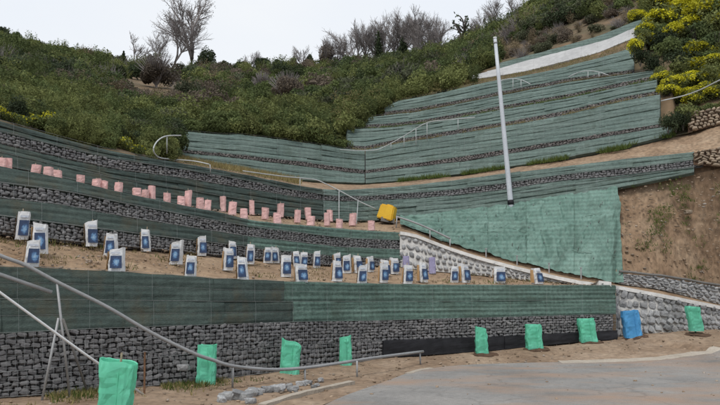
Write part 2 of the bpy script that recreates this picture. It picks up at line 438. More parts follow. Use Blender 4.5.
M_bark = mat('bark', [(0.055, 0.048, 0.042), (0.10, 0.088, 0.078)], 6, 0.9, 0.4, 25)
M_twig = mat('bare_twigs', [(0.17, 0.15, 0.145), (0.25, 0.225, 0.215)], 2, 0.9, 0)
M_rag = mat('white_scrap', [(0.6, 0.6, 0.58), (0.7, 0.7, 0.68)], 5, 0.7, 0.2)
def picmat():                                # flat print: pale globe-like disc on dark blue
    m = bpy.data.materials.new('sack_picture'); m.use_nodes = True
    t = m.node_tree; L = t.links.new; b = t.nodes['Principled BSDF']
    uv = t.nodes.new('ShaderNodeUVMap')
    gr = t.nodes.new('ShaderNodeVectorMath'); gr.operation = 'DISTANCE'; gr.inputs[1].default_value = (0.62, 0.42, 0)
    oi = t.nodes.new('ShaderNodeObjectInfo'); of = t.nodes.new('ShaderNodeVectorMath'); of.operation = 'MULTIPLY_ADD'
    L(oi.outputs['Random'], of.inputs[0]); of.inputs[1].default_value = (0.25, -0.2, 0); L(uv.outputs['UV'], of.inputs[2])
    L(of.outputs['Vector'], gr.inputs[0])
    n = t.nodes.new('ShaderNodeTexNoise'); n.inputs['Scale'].default_value = 7; n.inputs['Detail'].default_value = 5
    of2 = t.nodes.new('ShaderNodeVectorMath'); of2.operation = 'MULTIPLY_ADD'; of2.inputs[1].default_value = (9, 7, 3)
    L(oi.outputs['Random'], of2.inputs[0]); L(uv.outputs['UV'], of2.inputs[2]); L(of2.outputs['Vector'], n.inputs['Vector'])
    a = t.nodes.new('ShaderNodeMath'); a.operation = 'MULTIPLY_ADD'; a.inputs[1].default_value = 0.55
    L(n.outputs['Fac'], a.inputs[0]); L(gr.outputs['Value'], a.inputs[2])
    r = t.nodes.new('ShaderNodeValToRGB'); e = r.color_ramp.elements
    e[0].position = 0.30; e[0].color = (0.27, 0.41, 0.55, 1)
    e[1].position = 0.66; e[1].color = (0.018, 0.040, 0.10, 1)
    q = e.new(0.48); q.color = (0.10, 0.22, 0.40, 1)
    q = e.new(0.56); q.color = (0.035, 0.085, 0.19, 1)
    L(a.outputs[0], r.inputs['Fac']); L(r.outputs['Color'], b.inputs['Base Color'])
    b.inputs['Roughness'].default_value = 0.5
    return m
M_pic = picmat()
def leafmat(name, a, b_, var=0.16):
    m = mat(name, [a, b_], 1.2, 0.75, 0, var=var, ovar=0.34, trans=0.25, fine=0.10, spec=0.12)
    return m
L_cols = [((0.056, 0.078, 0.034), (0.086, 0.112, 0.046)), ((0.082, 0.108, 0.040), (0.124, 0.150, 0.056)),
          ((0.120, 0.140, 0.048), (0.185, 0.200, 0.074)), ((0.076, 0.088, 0.052), (0.115, 0.122, 0.074)),
          ((0.118, 0.096, 0.074), (0.175, 0.142, 0.110)), ((0.040, 0.056, 0.030), (0.062, 0.080, 0.042))]
M_leaf = [leafmat('shrub_leaf_%d' % i, a, b) for i, (a, b) in enumerate(L_cols)]
M_yfl = leafmat('yellow_flower', (0.42, 0.40, 0.02), (0.62, 0.58, 0.05))
M_grass = leafmat('grass_blade', (0.05, 0.085, 0.02), (0.11, 0.14, 0.035))
M_dryg = leafmat('dry_grass', (0.16, 0.14, 0.06), (0.26, 0.21, 0.10))

# ------------------------------------------------------------------ rocks
def rockmesh(seed, m, sub=2, rough=0.28, flat=1.0):
    rnd = random.Random(seed)
    bm = bmesh.new()
    bmesh.ops.create_icosphere(bm, subdivisions=sub, radius=0.5)
    o = Vector((rnd.random() * 50, rnd.random() * 50, rnd.random() * 50))
    for v in bm.verts:
        p = v.co.copy()
        # push towards a box so that stones pack, then chip
        q = Vector([math.copysign(abs(c) ** 0.5, c) for c in (p / 0.5)]) * 0.43
        n = noise.noise(p * 2.2 + o) * rough * 1.25 + noise.noise(p * 4.5 + o) * rough * 0.6 - 0.12 * max(0, noise.noise(p * 3 + o * 2) * 2)
        v.co = q * (1 + n)
    me = bpy.data.meshes.new('stone')
    bm.to_mesh(me); bm.free()
    me.materials.append(m)
    return me
def rockarr(me):
    v = np.empty(len(me.vertices) * 3, np.float32); me.vertices.foreach_get('co', v)
    f = np.array([p.vertices[:] for p in me.polygons], np.int32)
    return v.reshape(-1, 3), f
ROCK = {}
def rocks_for(m, sub):
    key = (m.name, sub)
    if key not in ROCK:
        ms = [rockmesh(i * 7 + 3, m, sub) for i in range(8)]
        ROCK[key] = (ms, [rockarr(q) for q in ms])
    return ROCK[key]

# ------------------------------------------------------------------ strips (a tier's face between two rows)
class Strip:
    def __init__(s, lo, up, a, b, n=400):
        lo, up = ptsof(lo), ptsof(up)
        px = np.linspace(a, b, n)
        f = lambda q: np.stack([np.interp(px, PX, q[:, i]) for i in range(3)], 1)
        s.lo, s.up, s.px = f(lo), f(up), px
        mid = (s.lo + s.up) / 2
        s.cum = np.concatenate([[0], np.cumsum(np.linalg.norm(np.diff(mid, axis=0), axis=1))])
        s.L = s.cum[-1]
        s.H = float(np.mean(np.linalg.norm(s.up - s.lo, axis=1)))
    def p(s, u, v):
        i = [np.interp(u, s.cum, s.lo[:, k]) for k in range(3)]
        j = [np.interp(u, s.cum, s.up[:, k]) for k in range(3)]
        return Vector(i) * (1 - v) + Vector(j) * v
    def frame(s, u):
        e = 0.15
        t = s.p(min(s.L, u + e), 0.5) - s.p(max(0, u - e), 0.5)
        t.normalize()
        up = (s.p(u, 1) - s.p(u, 0)); h = up.length
        up = up / h if h > 1e-5 else Vector((0, 0, 1))
        n = t.cross(up); n.normalize()            # points to the camera side
        return t, up, n, h
    def u_of(s, px):
        return float(np.interp(px, s.px, s.cum))

def net_panels(st, m, part, root, plen, seed, name='netting_panel', depth=0.14, off=0.03, lobes=2, a=0, b=None, amp=0.016, lean=0.0):
    rnd = random.Random(seed)
    b = st.L if b is None else b
    k = max(1, round((b - a) / plen))
    rl = root.location
    for i in range(k):
        u0, u1 = a + (b - a) * i / k + 0.0, a + (b - a) * (i + 1) / k + 0.01
        nu = max(3, int((u1 - u0) / 0.16)); nv = 8
        v, f = [], []
        ph = rnd.random() * 10
        dz0, tilt = rnd.uniform(-0.012, 0.012), rnd.uniform(-0.01, 0.01)
        fr = [st.frame(u0 + (u1 - u0) * q / nu) for q in range(nu + 1)]
        for r in range(nv + 1):
            for q in range(nu + 1):
                u = u0 + (u1 - u0) * q / nu; w_ = r / nv
                p = st.p(u, w_)
                t, up, n, h = fr[q]
                bl = off + lean * (1 - w_) + dz0 + tilt * (q / nu * 2 - 1) + amp * abs(math.sin(w_ * math.pi * lobes)) + 0.02 * noise.noise(Vector((u * 1.6 + ph, w_ * 2.0, seed))) + 0.01 * noise.noise(Vector((u * 6 + ph, w_ * 4.0, seed)))
                p = p + n * bl
                if r == nv: p = p + up * (0.012 * noise.noise(Vector((u * 2.5, seed, 3))))
                v.append(p - rl)
        W = nu + 1
        for r in range(nv):
            for q in range(nu):
                f.append((r * W + q, r * W + q + 1, (r + 1) * W + q + 1, (r + 1) * W + q))
        # rim going back into the slope
        loop = [q for q in range(W)] + [r * W + nu for r in range(1, nv + 1)] + [nv * W + q for q in range(nu - 1, -1, -1)] + [r * W for r in range(nv - 1, 0, -1)]
        base = len(v)
        for idx in loop:
            q = idx % W
            v.append(v[idx] - fr[q][2] * depth)
        ll = len(loop)
        for j in range(ll):
            j2 = (j + 1) % ll
            f.append((loop[j2], loop[j], base + j, base + j2))
        obj(name, mesh(name, v, f, m), part)
def lerp_row(a, b, q):
    return (a[0] + (b[0] - a[0]) * q, a[1] + (b[1] - a[1]) * q)
def net_courses(lo, up, x0, x1, k, m, part, root, plen, seed, **kw):
    """k narrow netted courses, each leaning back above the one below so that its foot stands proud"""
    rnd = random.Random(seed)
    cuts_ = [0] + sorted(i / k + rnd.uniform(-0.05, 0.05) for i in range(1, k)) + [1]
    for i in range(k):
        st = Strip(lerp_row(lo, up, cuts_[i]), lerp_row(lo, up, cuts_[i + 1]), x0, x1)
        net_panels(st, m, part, root, plen * rnd.uniform(0.85, 1.15), seed + 7 * i, lean=0.020, lobes=1, off=0.01, **kw)
def wires(st, root, part, m, dv=0.1, du=0.1, r=0.003, off=0.075, a=0, b=None):
    b = st.L if b is None else b
    mb = MB(); rl = root.location
    nv = max(1, round(st.H / dv))
    nu = max(2, int((b - a) / 0.5))
    us = [a + (b - a) * q / nu for q in range(nu + 1)]
    fr = {u: st.frame(u) for u in us}
    for j in range(nv + 1):
        rr = r * (1.7 if j in (0, nv) else 1)
        mb.tube([st.p(u, j / nv) + fr[u][2] * (off + 0.012 * noise.noise(Vector((u * 1.3, j * 3.1, 0)))) - rl for u in us], rr, 3, cap=False)
    k = int((b - a) / du)
    for i in range(k + 1):
        u = a + (b - a) * i / k
        n = st.frame(u)[2]
        mb.tube([st.p(u, 0) + n * off - rl, st.p(u, 0.5) + n * (off + 0.006) - rl, st.p(u, 1) + n * off - rl], r, 3, cap=False)
    return mb.build('wire_mesh', m, part)
def stones(st, root, part, m, cw, ch, seed, single=0, depth=0.12, sub=1, a=0, b=None, off=0.0, name='stone', fill=1.12, square=0.35, sortkey=None):
    """pack stones over a strip; the first `single` of them are objects, the rest one mesh"""
    rnd = random.Random(seed)
    b = st.L if b is None else b
    ms, arrs = rocks_for(m, sub)
    rl = root.location
    V, Fc, n0 = [], [], 0
    cells = []
    nr = max(1, round(st.H / ch))
    for r in range(nr):
        u = a - rnd.random() * cw
        while u < b:
            wd = cw * rnd.uniform(0.65, 1.5)
            uc = u + wd / 2
            u += wd
            if uc < a + wd * 0.35 or uc > b - wd * 0.35: continue
            cells.append((uc, (r + 0.5 + rnd.uniform(-0.15, 0.15)) / nr, wd, nr))
    if sortkey: cells.sort(key=sortkey)
    cnt = 0
    for uc, vv, wd, nr in cells:
        t, up, n, h = st.frame(uc)
        c = st.p(uc, vv) + n * (off + rnd.uniform(-0.03, 0.015))
        hh = h / nr
        sx, sy, sz = wd * fill, depth * rnd.uniform(0.8, 1.25), hh * fill * rnd.uniform(0.8, 1.12)
        i = rnd.randrange(8)
        flip = rnd.choice((-1, 1))
        B = Matrix((t * flip, -n * flip, up)).transposed()
        Rm = B @ Matrix.Rotation(rnd.uniform(-square, square), 3, 'Y') @ Matrix.Rotation(rnd.uniform(-0.25, 0.25), 3, 'X')
        if cnt < single:
            M4 = Rm.to_4x4(); M4.translation = c - rl
            o = obj(name, ms[i], part)
            o.matrix_basis = M4 @ Matrix.Diagonal((sx, sy, sz, 1))
        else:
            A = np.array(Rm) @ np.diag((sx, sy, sz))
            va = arrs[i][0] @ A.T + np.array(c - rl)
            V.append(va); Fc.append(arrs[i][1] + n0); n0 += len(va)
        cnt += 1
    if V:
        obj('stone_fill', mesh('stone_fill', np.concatenate(V), np.concatenate(Fc), m), part, kind='stuff')
    return cnt
def backing(st, root, part, m, off=-0.05, depth=0.10, name='core', nv=2):
    rl = root.location
    n = max(4, int(st.L / 0.4)); v, f = [], []
    for q in range(n + 1):
        u = st.L * q / n
        t, up, nn, h = st.frame(u)
        for r in range(nv + 1):
            v.append(st.p(u, r / nv) + nn * off - rl)
        v.append(st.p(u, 1) + nn * (off - depth) - rl)
    W = nv + 2
    for q in range(n):
        for r in range(nv + 1):
            f.append((q * W + r, (q + 1) * W + r, (q + 1) * W + r + 1, q * W + r + 1))
    return obj(name, mesh(name, v, f, m), part)

# ================================================================== THE SETTING
# ------------------------------------------------------------------ ground height
base_pl = []
for i, x in enumerate(PX):
    row = B1 if x <= 612 else T1
    Y, z = row[0][i], row[1][i]
    base_pl.append((float(XX(x, Y, z)), float(Y), float(z)))
base_pl = np.array(base_pl)
def gz(X, Y):
    X = np.asarray(X, float); Y = np.asarray(Y, float)
    d2 = (X[..., None] - base_pl[:, 0]) ** 2 + (Y[..., None] - base_pl[:, 1]) ** 2
    i = np.argmin(d2, -1)
    d = np.sqrt(np.take_along_axis(d2, i[..., None], -1)[..., 0])
    zb = base_pl[i, 2]
    behind = Y > base_pl[i, 1]
    wdt = 2.0 + np.clip(X - 3, 0, 6) * 0.55
    k = np.clip(1 - d / wdt, 0, 1)
    k = k * k * (3 - 2 * k)
    return np.where(behind, zb, zb * k)
def on_ground(px, py):                       # first hit of a pixel's ray with the ground
    t = float(tt(py)); Y = 3.0
    while Y < 30:
        z = CAMZ + t * Y
        X = float(XX(px, Y, z))
        if z <= float(gz(X, Y)): break
        Y += 0.01
    return Vector((X, Y, float(gz(X, Y))))
def axis(lo, hi, flo, fhi, fine, coarse):
    a = list(np.arange(flo, fhi, fine))
    x = flo; s = fine
    L_ = []
    while x > lo: s = min(coarse, s * 1.35); x -= s; L_.append(x)
    x = a[-1]; s = fine; R_ = []
    while x < hi: s = min(coarse, s * 1.35); x += s; R_.append(x)
    return np.array(L_[::-1] + a + R_)
gx = axis(-70, 70, -8, 13, 0.12, 8)
gy = axis(-60, 26, 6.5, 20.5, 0.12, 8)
GX, GY = np.meshgrid(gx, gy)
GZ = gz(GX, GY)
road_left = curve((-25, -14.5), (0, -4.4), (9.9, -0.42), (12, 0.45), (14.3, 1.55))
for j in range(GX.shape[0]):
    for i in range(GX.shape[1]):
        x, y = GX[j, i], GY[j, i]
        if -9 < x < 14 and 6 < y < 21:
            n = 0.03 * noise.noise(Vector((x * 0.9, y * 0.9, 1))) + 0.022 * noise.noise(Vector((x * 3, y * 3, 4))) + 0.012 * noise.noise(Vector((x * 8, y * 8, 4)))
            GZ[j, i] += n
def grid_faces(nr, ncol):
    a = np.arange(nr * ncol).reshape(nr, ncol)
    return np.stack([a[:-1, :-1].ravel(), a[:-1, 1:].ravel(), a[1:, 1:].ravel(), a[1:, :-1].ravel()], 1)

# ------------------------------------------------------------------ road
edge_px = [(318, 412), (345, 399), (385, 384.5), (412, 374.5), (440, 369.5), (480, 366.5), (530, 365), (600, 364), (640, 363), (673, 361), (720, 352.5), (780, 344), (880, 336)]
edge = spline([on_ground(*q) for q in edge_px], 6)
road_pts = []
far = []
for e in edge:
    far.append(e)
n_e = len(far)
near = [Vector((-14.5 + 60 * (i / (n_e - 1)) ** 1.2, -28, 0)) for i in range(n_e)]
NR = 90
rv = []
for r in range(NR + 1):
    k_ = (r / NR) ** 1.8
    for i in range(n_e):
        p = far[i].lerp(near[i], k_)
        rv.append((p.x, p.y))
rv = np.array(rv)
rz = gz(rv[:, 0], rv[:, 1]) + 0.05
rv3 = np.concatenate([rv, rz[:, None]], 1)
# under the road the dirt is pressed down so that the slab lies clear of it
poly = np.array([(p.x, p.y) for p in far] + [(p.x, p.y) for p in near[::-1]])
def inside(X, Y):
    c = np.zeros(X.shape, bool); j = len(poly) - 1
    for i in range(len(poly)):
        xi, yi = poly[i]; xj, yj = poly[j]
        hit = ((yi > Y) != (yj > Y)) & (X < (xj - xi) * (Y - yi) / (yj - yi + 1e-12) + xi)
        c ^= hit; j = i
    return c
ins = inside(GX, GY)
GZ = np.where(ins, gz(GX, GY) - 0.10, GZ)
obj('ground', mesh('ground', np.stack([GX, GY, GZ], -1).reshape(-1, 3), grid_faces(*GX.shape)[:, ::1], M_dirt, True), kind='structure')
nv0 = len(rv3)
rim = np.array([(p.x, p.y, float(gz(p.x, p.y)) - 0.1) for p in far])
rv4 = np.concatenate([rv3, rim])
rf = [tuple(q) for q in grid_faces(NR + 1, n_e)[:, ::-1]]
rf += [(i, i + 1, nv0 + i + 1, nv0 + i) for i in range(n_e - 1)]
# concrete with rusty-red run-off stains
M_road = M_conc
tr_ = M_road.node_tree; b_ = tr_.nodes['Principled BSDF']
src_ = b_.inputs['Base Color'].links[0].from_socket
tcr = [n for n in tr_.nodes if n.type == 'TEX_COORD'][0]
mpr = tr_.nodes.new('ShaderNodeMapping'); mpr.inputs['Scale'].default_value = (0.32, 0.7, 1); mpr.inputs['Rotation'].default_value = (0, 0, R(-8)); mpr.inputs['Location'].default_value = (0.35, 0.1, 0)
tr_.links.new(tcr.outputs['Object'], mpr.inputs['Vector'])
nr_ = tr_.nodes.new('ShaderNodeTexNoise'); nr_.inputs['Scale'].default_value = 1.0; nr_.inputs['Detail'].default_value = 8; nr_.inputs['Roughness'].default_value = 0.65
tr_.links.new(mpr.outputs['Vector'], nr_.inputs['Vector'])
mrr = tr_.nodes.new('ShaderNodeMapRange'); mrr.inputs['From Min'].default_value = 0.46; mrr.inputs['From Max'].default_value = 0.66; mrr.inputs['To Max'].default_value = 0.85
tr_.links.new(nr_.outputs['Fac'], mrr.inputs['Value'])
mxr = tr_.nodes.new('ShaderNodeMixRGB'); mxr.inputs['Color2'].default_value = (0.30, 0.205, 0.145, 1)
tr_.links.new(mrr.outputs['Result'], mxr.inputs['Fac']); tr_.links.new(src_, mxr.inputs['Color1'])
vo = tr_.nodes.new('ShaderNodeTexVoronoi'); vo.feature = 'DISTANCE_TO_EDGE'; vo.inputs['Scale'].default_value = 0.42
wn = tr_.nodes.new('ShaderNodeTexNoise'); wn.inputs['Scale'].default_value = 1.7; wn.inputs['Detail'].default_value = 6
tr_.links.new(tcr.outputs['Object'], wn.inputs['Vector'])
wv = tr_.nodes.new('ShaderNodeVectorMath'); wv.operation = 'MULTIPLY_ADD'; wv.inputs[1].default_value = (0.9, 0.9, 0)
tr_.links.new(wn.outputs['Color'], wv.inputs[0]); tr_.links.new(tcr.outputs['Object'], wv.inputs[2]); tr_.links.new(wv.outputs['Vector'], vo.inputs['Vector'])
cm = tr_.nodes.new('ShaderNodeMapRange'); cm.inputs['From Max'].default_value = 0.012; cm.inputs['To Min'].default_value = 0.28; cm.inputs['To Max'].default_value = 0.0
tr_.links.new(vo.outputs['Distance'], cm.inputs['Value'])
gr2 = tr_.nodes.new('ShaderNodeTexNoise'); gr2.inputs['Scale'].default_value = 60; gr2.inputs['Detail'].default_value = 2
tr_.links.new(tcr.outputs['Object'], gr2.inputs['Vector'])
gm = tr_.nodes.new('ShaderNodeMapRange'); gm.inputs['From Min'].default_value = 0.3; gm.inputs['From Max'].default_value = 0.7; gm.inputs['To Min'].default_value = 0.8; gm.inputs['To Max'].default_value = 1.2
tr_.links.new(gr2.outputs['Fac'], gm.inputs['Value'])
gs_ = tr_.nodes.new('ShaderNodeVectorMath'); gs_.operation = 'SCALE'
tr_.links.new(mxr.outputs['Color'], gs_.inputs[0]); tr_.links.new(gm.outputs['Result'], gs_.inputs['Scale'])
mxc = tr_.nodes.new('ShaderNodeMixRGB'); mxc.inputs['Color2'].default_value = (0.06, 0.055, 0.05, 1)
tr_.links.new(cm.outputs['Result'], mxc.inputs['Fac']); tr_.links.new(gs_.outputs['Vector'], mxc.inputs['Color1'])
tr_.links.new(mxc.outputs['Color'], b_.inputs['Base Color'])
obj('road', mesh('road', rv4, rf, M_road, True), kind='structure')

def slab(name, centre_px, width, h, m, seed=1):
    pts = spline([on_ground(*q) for q in centre_px], 8)
    v, f = [], []
    for i, p in enumerate(pts):
        d = (pts[min(i + 1, len(pts) - 1)] - pts[max(i - 1, 0)]); d.z = 0; d.normalize()
        s_ = Vector((-d.y, d.x, 0))
        wl = width * (0.5 + 0.22 * noise.noise(Vector((i * 0.45, seed, 0)))); wr = width * (0.5 + 0.22 * noise.noise(Vector((i * 0.45, seed, 9))))
        a, b = p + s_ * wl, p - s_ * wr
        za, zb = float(gz(a.x, a.y)) + 0.055, float(gz(b.x, b.y)) + 0.055
        v += [(a.x, a.y, za - 0.2), (a.x, a.y, za + h), (b.x, b.y, zb + h), (b.x, b.y, zb - 0.2)]
        if i:
            for q in range(3):
                f.append(((i - 1) * 4 + q, (i - 1) * 4 + q + 1, i * 4 + q + 1, i * 4 + q))
    e = (len(pts) - 1) * 4
    f += [(0, 1, 2, 3), (e + 3, e + 2, e + 1, e)]
    obj(name, mesh(name, v, f, m), kind='structure')
slab('concrete_edging', [(262, 408), (296, 397), (330, 389), (352, 384)], 0.13, 0.0, M_edge, 1)
slab('concrete_edging', [(560, 364.5), (600, 363.5), (650, 361.5), (680, 358), (720, 350)], 0.30, 0.0, M_edge, 2)
slab('concrete_edging', [(408, 376), (420, 372.5), (432, 370.5)], 0.13, 0.0, M_edge, 3)

# ------------------------------------------------------------------ terraces and hill
def terrain(name, rows, sub, m, disp=0.02, colmask=None, seed=0, dscale=2.0, smooth=True, gully=0.0):
    """rows: list of (Y, z); sub[i] subdivisions between row i and i+1"""
    idx = np.arange(N) if colmask is None else np.where(colmask)[0]
    allp = []
    for i in range(len(rows) - 1):
        a, b = ptsof(rows[i])[idx], ptsof(rows[i + 1])[idx]
        kk = sub[i]
        for s_ in range(kk):
            allp.append(a + (b - a) * s_ / kk)
    allp.append(ptsof(rows[-1])[idx])
    A = np.array(allp)
    if disp:
        for j in range(1, A.shape[0] - 1):
            for i in range(A.shape[1]):
                p = A[j, i]
                A[j, i, 2] += disp * (noise.noise(Vector(p) * dscale + Vector((seed, 0, 0))) + 0.5 * noise.noise(Vector(p) * dscale * 2.7))
                if gully: A[j, i, 1] += gully * (abs(noise.noise(Vector((p[0] * 2.2, p[2] * 0.5, 3)))) + 0.5 * noise.noise(Vector((p[0] * 5, p[2] * 3, 5))) + 0.35 * noise.noise(Vector((p[0] * 11, p[2] * 8, 5))))
    return obj(name, mesh(name, A.reshape(-1, 3), grid_faces(A.shape[0], A.shape[1]), m, smooth), kind='structure')
o_ = 0.16
def back(row, dy=o_, dz=0.0): return (row[0] + dy, row[1] + dz)
L1 = PX <= 616
terrain('planting_terrace', [back(W1[0], 0.3, -0.4), back(W1[-1], 0.12, -0.02), (T1[0] + 0.3, T1[1] + 0.01)], [1, 10], M_terr, 0.03, L1, 1)
LL = PX <= 404
terrain('planting_terrace', [back(W2[0], 0.3, -0.2), back(W2[-1], 0.12, -0.02), (W3[0][0] + 0.3, W3[0][1] + 0.01)], [1, 8], M_terr, 0.025, LL, 2)
RR_ = PX >= 396
rbm = (np.where(PX < 404, W3[0][0], RB[0]), np.where(PX < 404, W3[0][1], RB[1]))
terrain('ramp_path', [back(R2, 0.3, -0.6), back(R2, 0.05, -0.03), (RB[0] + 0.25, RB[1])], [1, 5], M_terr, 0.012, RR_, 3)
# bank above the ramp up to wall 3 (carries the green netting on its left half, bare on the right)
wallA_t = curve((610, 272), (618, 273), (660, 277), (720, 287), (880, 312))
kA = PX >= 616
WA = rise(RB[0], RB[1], 4.5, wallA_t(PX))
bank0 = (np.where(kA, WA[0] + 0.05, RB[0]), np.where(kA, WA[1], RB[1]))
bank0 = (bank0[0], bank0[1])
terrain('bank', [back(bank0, 0.1, -0.5), bank0, (W3[0][0] + 0.3, W3[0][1] + 0.02)], [1, 60], M_bank, 0.06, PX >= 400, 4, 1.6, gully=0.065)
terrain('hill_path', [back(W3[0], 0.35, -0.2), back(W3[-1], 0.12, -0.02), (W4[0][0] + 0.3, W4[0][1] + 0.01)], [1, 8], M_bank, 0.04, None, 5)
# upper hill behind the tiers
rows = [back((np.where((PX >= 178) & (PX <= 672), W4[0][0], hy), np.where((PX >= 178) & (PX <= 672), W4[0][1], hz)), 0.2, -0.3)]
def steprow(T, a, b, frac):
    i0, i1 = hy, hz
    mk = (PX >= a) & (PX <= b)
    return mk
# build columns one by one, then even out to the same number of points
cols = []
for i, x in enumerate(PX):
    c = []
    if 178 <= x <= 672:
        c += [(W4[0][0][i] + 0.25, W4[0][1][i] - 0.05), (W4[-1][0][i] + 0.2, W4[-1][1][i] - 0.02)]
    else:
        c += [(hy[i] - 0.05, hz[i] - 0.05), (hy[i] + 0.05, hz[i])]
    for T, a, b in ((TA, 347, 658), (TB, 364, 660), (TC, 384, 640)):
        if a <= x <= b:
            c += [(T[0][0][i] + 0.2, T[0][1][i] - 0.02), (T[-1][0][i] + 0.2, T[-1][1][i] - 0.02)]
        else:
            c += [(c[-1][0] + 0.01, c[-1][1] + 0.004), (c[-1][0] + 0.02, c[-1][1] + 0.008)]
    if 480 <= x <= 646:
        c += [(CB[0][i], CB[1][i] - 0.02), (CT[0][i] + 0.25, CT[1][i] - 0.03), (ST[0][i] + 0.2, ST[1][i] - 0.02)]
    else:
        for _ in range(3): c.append((c[-1][0] + 0.01, c[-1][1] + 0.004))
    y0, z0 = c[-1]
    for s_ in range(1, 25):
        q = s_ / 24
        yy = y0 + (SK[0][i] - y0) * q; zz = z0 + (SK[1][i] - z0) * q
        c.append((yy, zz + 0.0))
    c += [(SK[0][i] + 10, SK[1][i] - 1.0), (SK[0][i] + 40, SK[1][i] - 12)]
    cols.append(c)
HC = np.array(cols)                                     # column, row, (Y, z)
hr = [(HC[:, r, 0], HC[:, r, 1]) for r in range(HC.shape[1])]
terrain('hillside', hr, [1, 1, 1, 1, 1, 1, 1, 1, 2, 1, 1] + [1] * (len(hr) - 12), M_hill, 0.12, None, 6, 0.5)
HILL0 = 10                                              # first row of the planted hill
def hill_pt(px, q):                                     # q 0 at its foot .. 1 at the skyline
    r = HILL0 + q * 24
    i = int(np.clip(np.interp(px, PX, np.arange(N)), 0, N - 2)); fx = (px - PX[i]) / 4.0
    r0 = int(min(r, HILL0 + 23.999)); fr = r - r0
    a = HC[i, r0] * (1 - fr) + HC[i, r0 + 1] * fr
    b = HC[i + 1, r0] * (1 - fr) + HC[i + 1, r0 + 1] * fr
    Y, z = a * (1 - fx) + b * fx
    return Vector((float(XX(px, Y, z)), float(Y), float(z)))

# ================================================================== WALLS
def wall_root(name, row, a, b, label, group=None):
    p = ptsof(row)
    c = np.array([np.interp((a + b) / 2, PX, p[:, k]) for k in range(3)])
    o = empty(name, c, label, 'retaining wall', group)
    o['kind'] = 'thing'
    return o
# ---- wall 1: two courses of open gabions below two netted courses
w1 = wall_root('gabion_wall', W1[0], 0, 612, 'lowest terraced wall, grey gabion stone below and green netted courses above, along the dirt')
s1a, s1b = Strip(W1[0], W1[1], -150, 614.5), Strip(W1[1], W1[2], -150, 614.5)
s1c, s1d = Strip(W1[2], W1[3], -150, 614.5), Strip(W1[3], W1[4], -150, 614.5)
for st_, sd, n1 in ((s1a, 11, 130), (s1b, 12, 170)):
    c_ = backing(st_, w1, w1, M_fill, -0.07, 0.14, 'gabion_basket')
    u0 = st_.u_of(-2)
    stones(st_, w1, c_, M_gab, 0.112, 0.077, sd, n1, 0.10, 2, off=0.01, sortkey=lambda q, u0=u0: (q[0] < u0, q[0]))
    wires(st_, w1, c_, M_wire, 0.105, 0.125, 0.0024, 0.07)
for st_, sd, xs in ((s1c, 21, 292), (s1d, 22, 282)):
    u = st_.u_of(xs)
    c_ = backing(st_, w1, w1, M_fill, -0.05, 0.12, 'netted_course')
    net_panels(st_, M_dark, c_, w1, 2.0, sd, a=0, b=u)
    net_panels(st_, M_grn, c_, w1, 2.0, sd + 50, a=u, lobes=3)
    wires(st_, w1, c_, M_wire, 0.24, 1.0, 0.0016, 0.075)
# end face against the rubble wall
# ---- wall 2
w2 = wall_root('gabion_wall', W2[0], 0, 400, 'second terraced wall between the white sacks and the pink sleeves, stone and netted courses')
for i, kind in enumerate(('stone', 'net', 'stone', 'net')):
    st_ = Strip(W2[i], W2[i + 1], -150, 402)
    if kind == 'stone':
        c_ = backing(st_, w2, w2, M_fill, -0.06, 0.12, 'gabion_basket')
        stones(st_, w2, c_, M_gab, 0.10, 0.065, 30 + i, 0, 0.09, 1, off=0.0)
        wires(st_, w2, c_, M_wire, 0.11, 0.2, 0.0025, 0.06)
    else:
        c_ = backing(st_, w2, w2, M_fill, -0.05, 0.12, 'netted_course')
        u = st_.u_of(246)
        net_panels(st_, M_dark, c_, w2, 1.8, 40 + i, a=0, b=u)
        net_panels(st_, M_grn, c_, w2, 1.8, 45 + i, a=u)
        wires(st_, w2, c_, M_wire, 0.3, 0.9, 0.0018, 0.075)
# ---- wall 3 left (dark) and right (light)
w3 = wall_root('gabion_wall', W3[0], 0, 322, 'dark netted wall with a stone band behind the row of pink sleeves')
w3R = wall_root('gabion_wall', W3[0], 322, 703, 'pale green netted wall with a stone band above the big green slope net')
for root, a, b, mm, sd in ((w3, -150, 322, M_dark, 60), (w3R, 323, 703, M_up, 70)):
    for i, kind in enumerate(('net', 'net', 'stone', 'net')):
        st_ = Strip(W3[i], W3[i + 1], a, b if not (root is w3R and kind != 'stone') else 694)
        if kind == 'stone':
            c_ = backing(st_, root, root, M_fill, -0.06, 0.12, 'gabion_basket')
            stones(st_, root, c_, M_gab, 0.105, 0.068, sd + i, 0, 0.09, 1)
            wires(st_, root, c_, M_wire, 0.12, 0.25, 0.0025, 0.06)
        else:
            c_ = backing(st_, root, root, M_fill, -0.05, 0.12, 'netted_course')
            net_courses(W3[i], W3[i + 1], a, st_.px[-1], 2, mm, c_, root, 1.8, sd + i)
            wires(st_, root, c_, M_wire, 0.3, 0.9, 0.0018, 0.075)
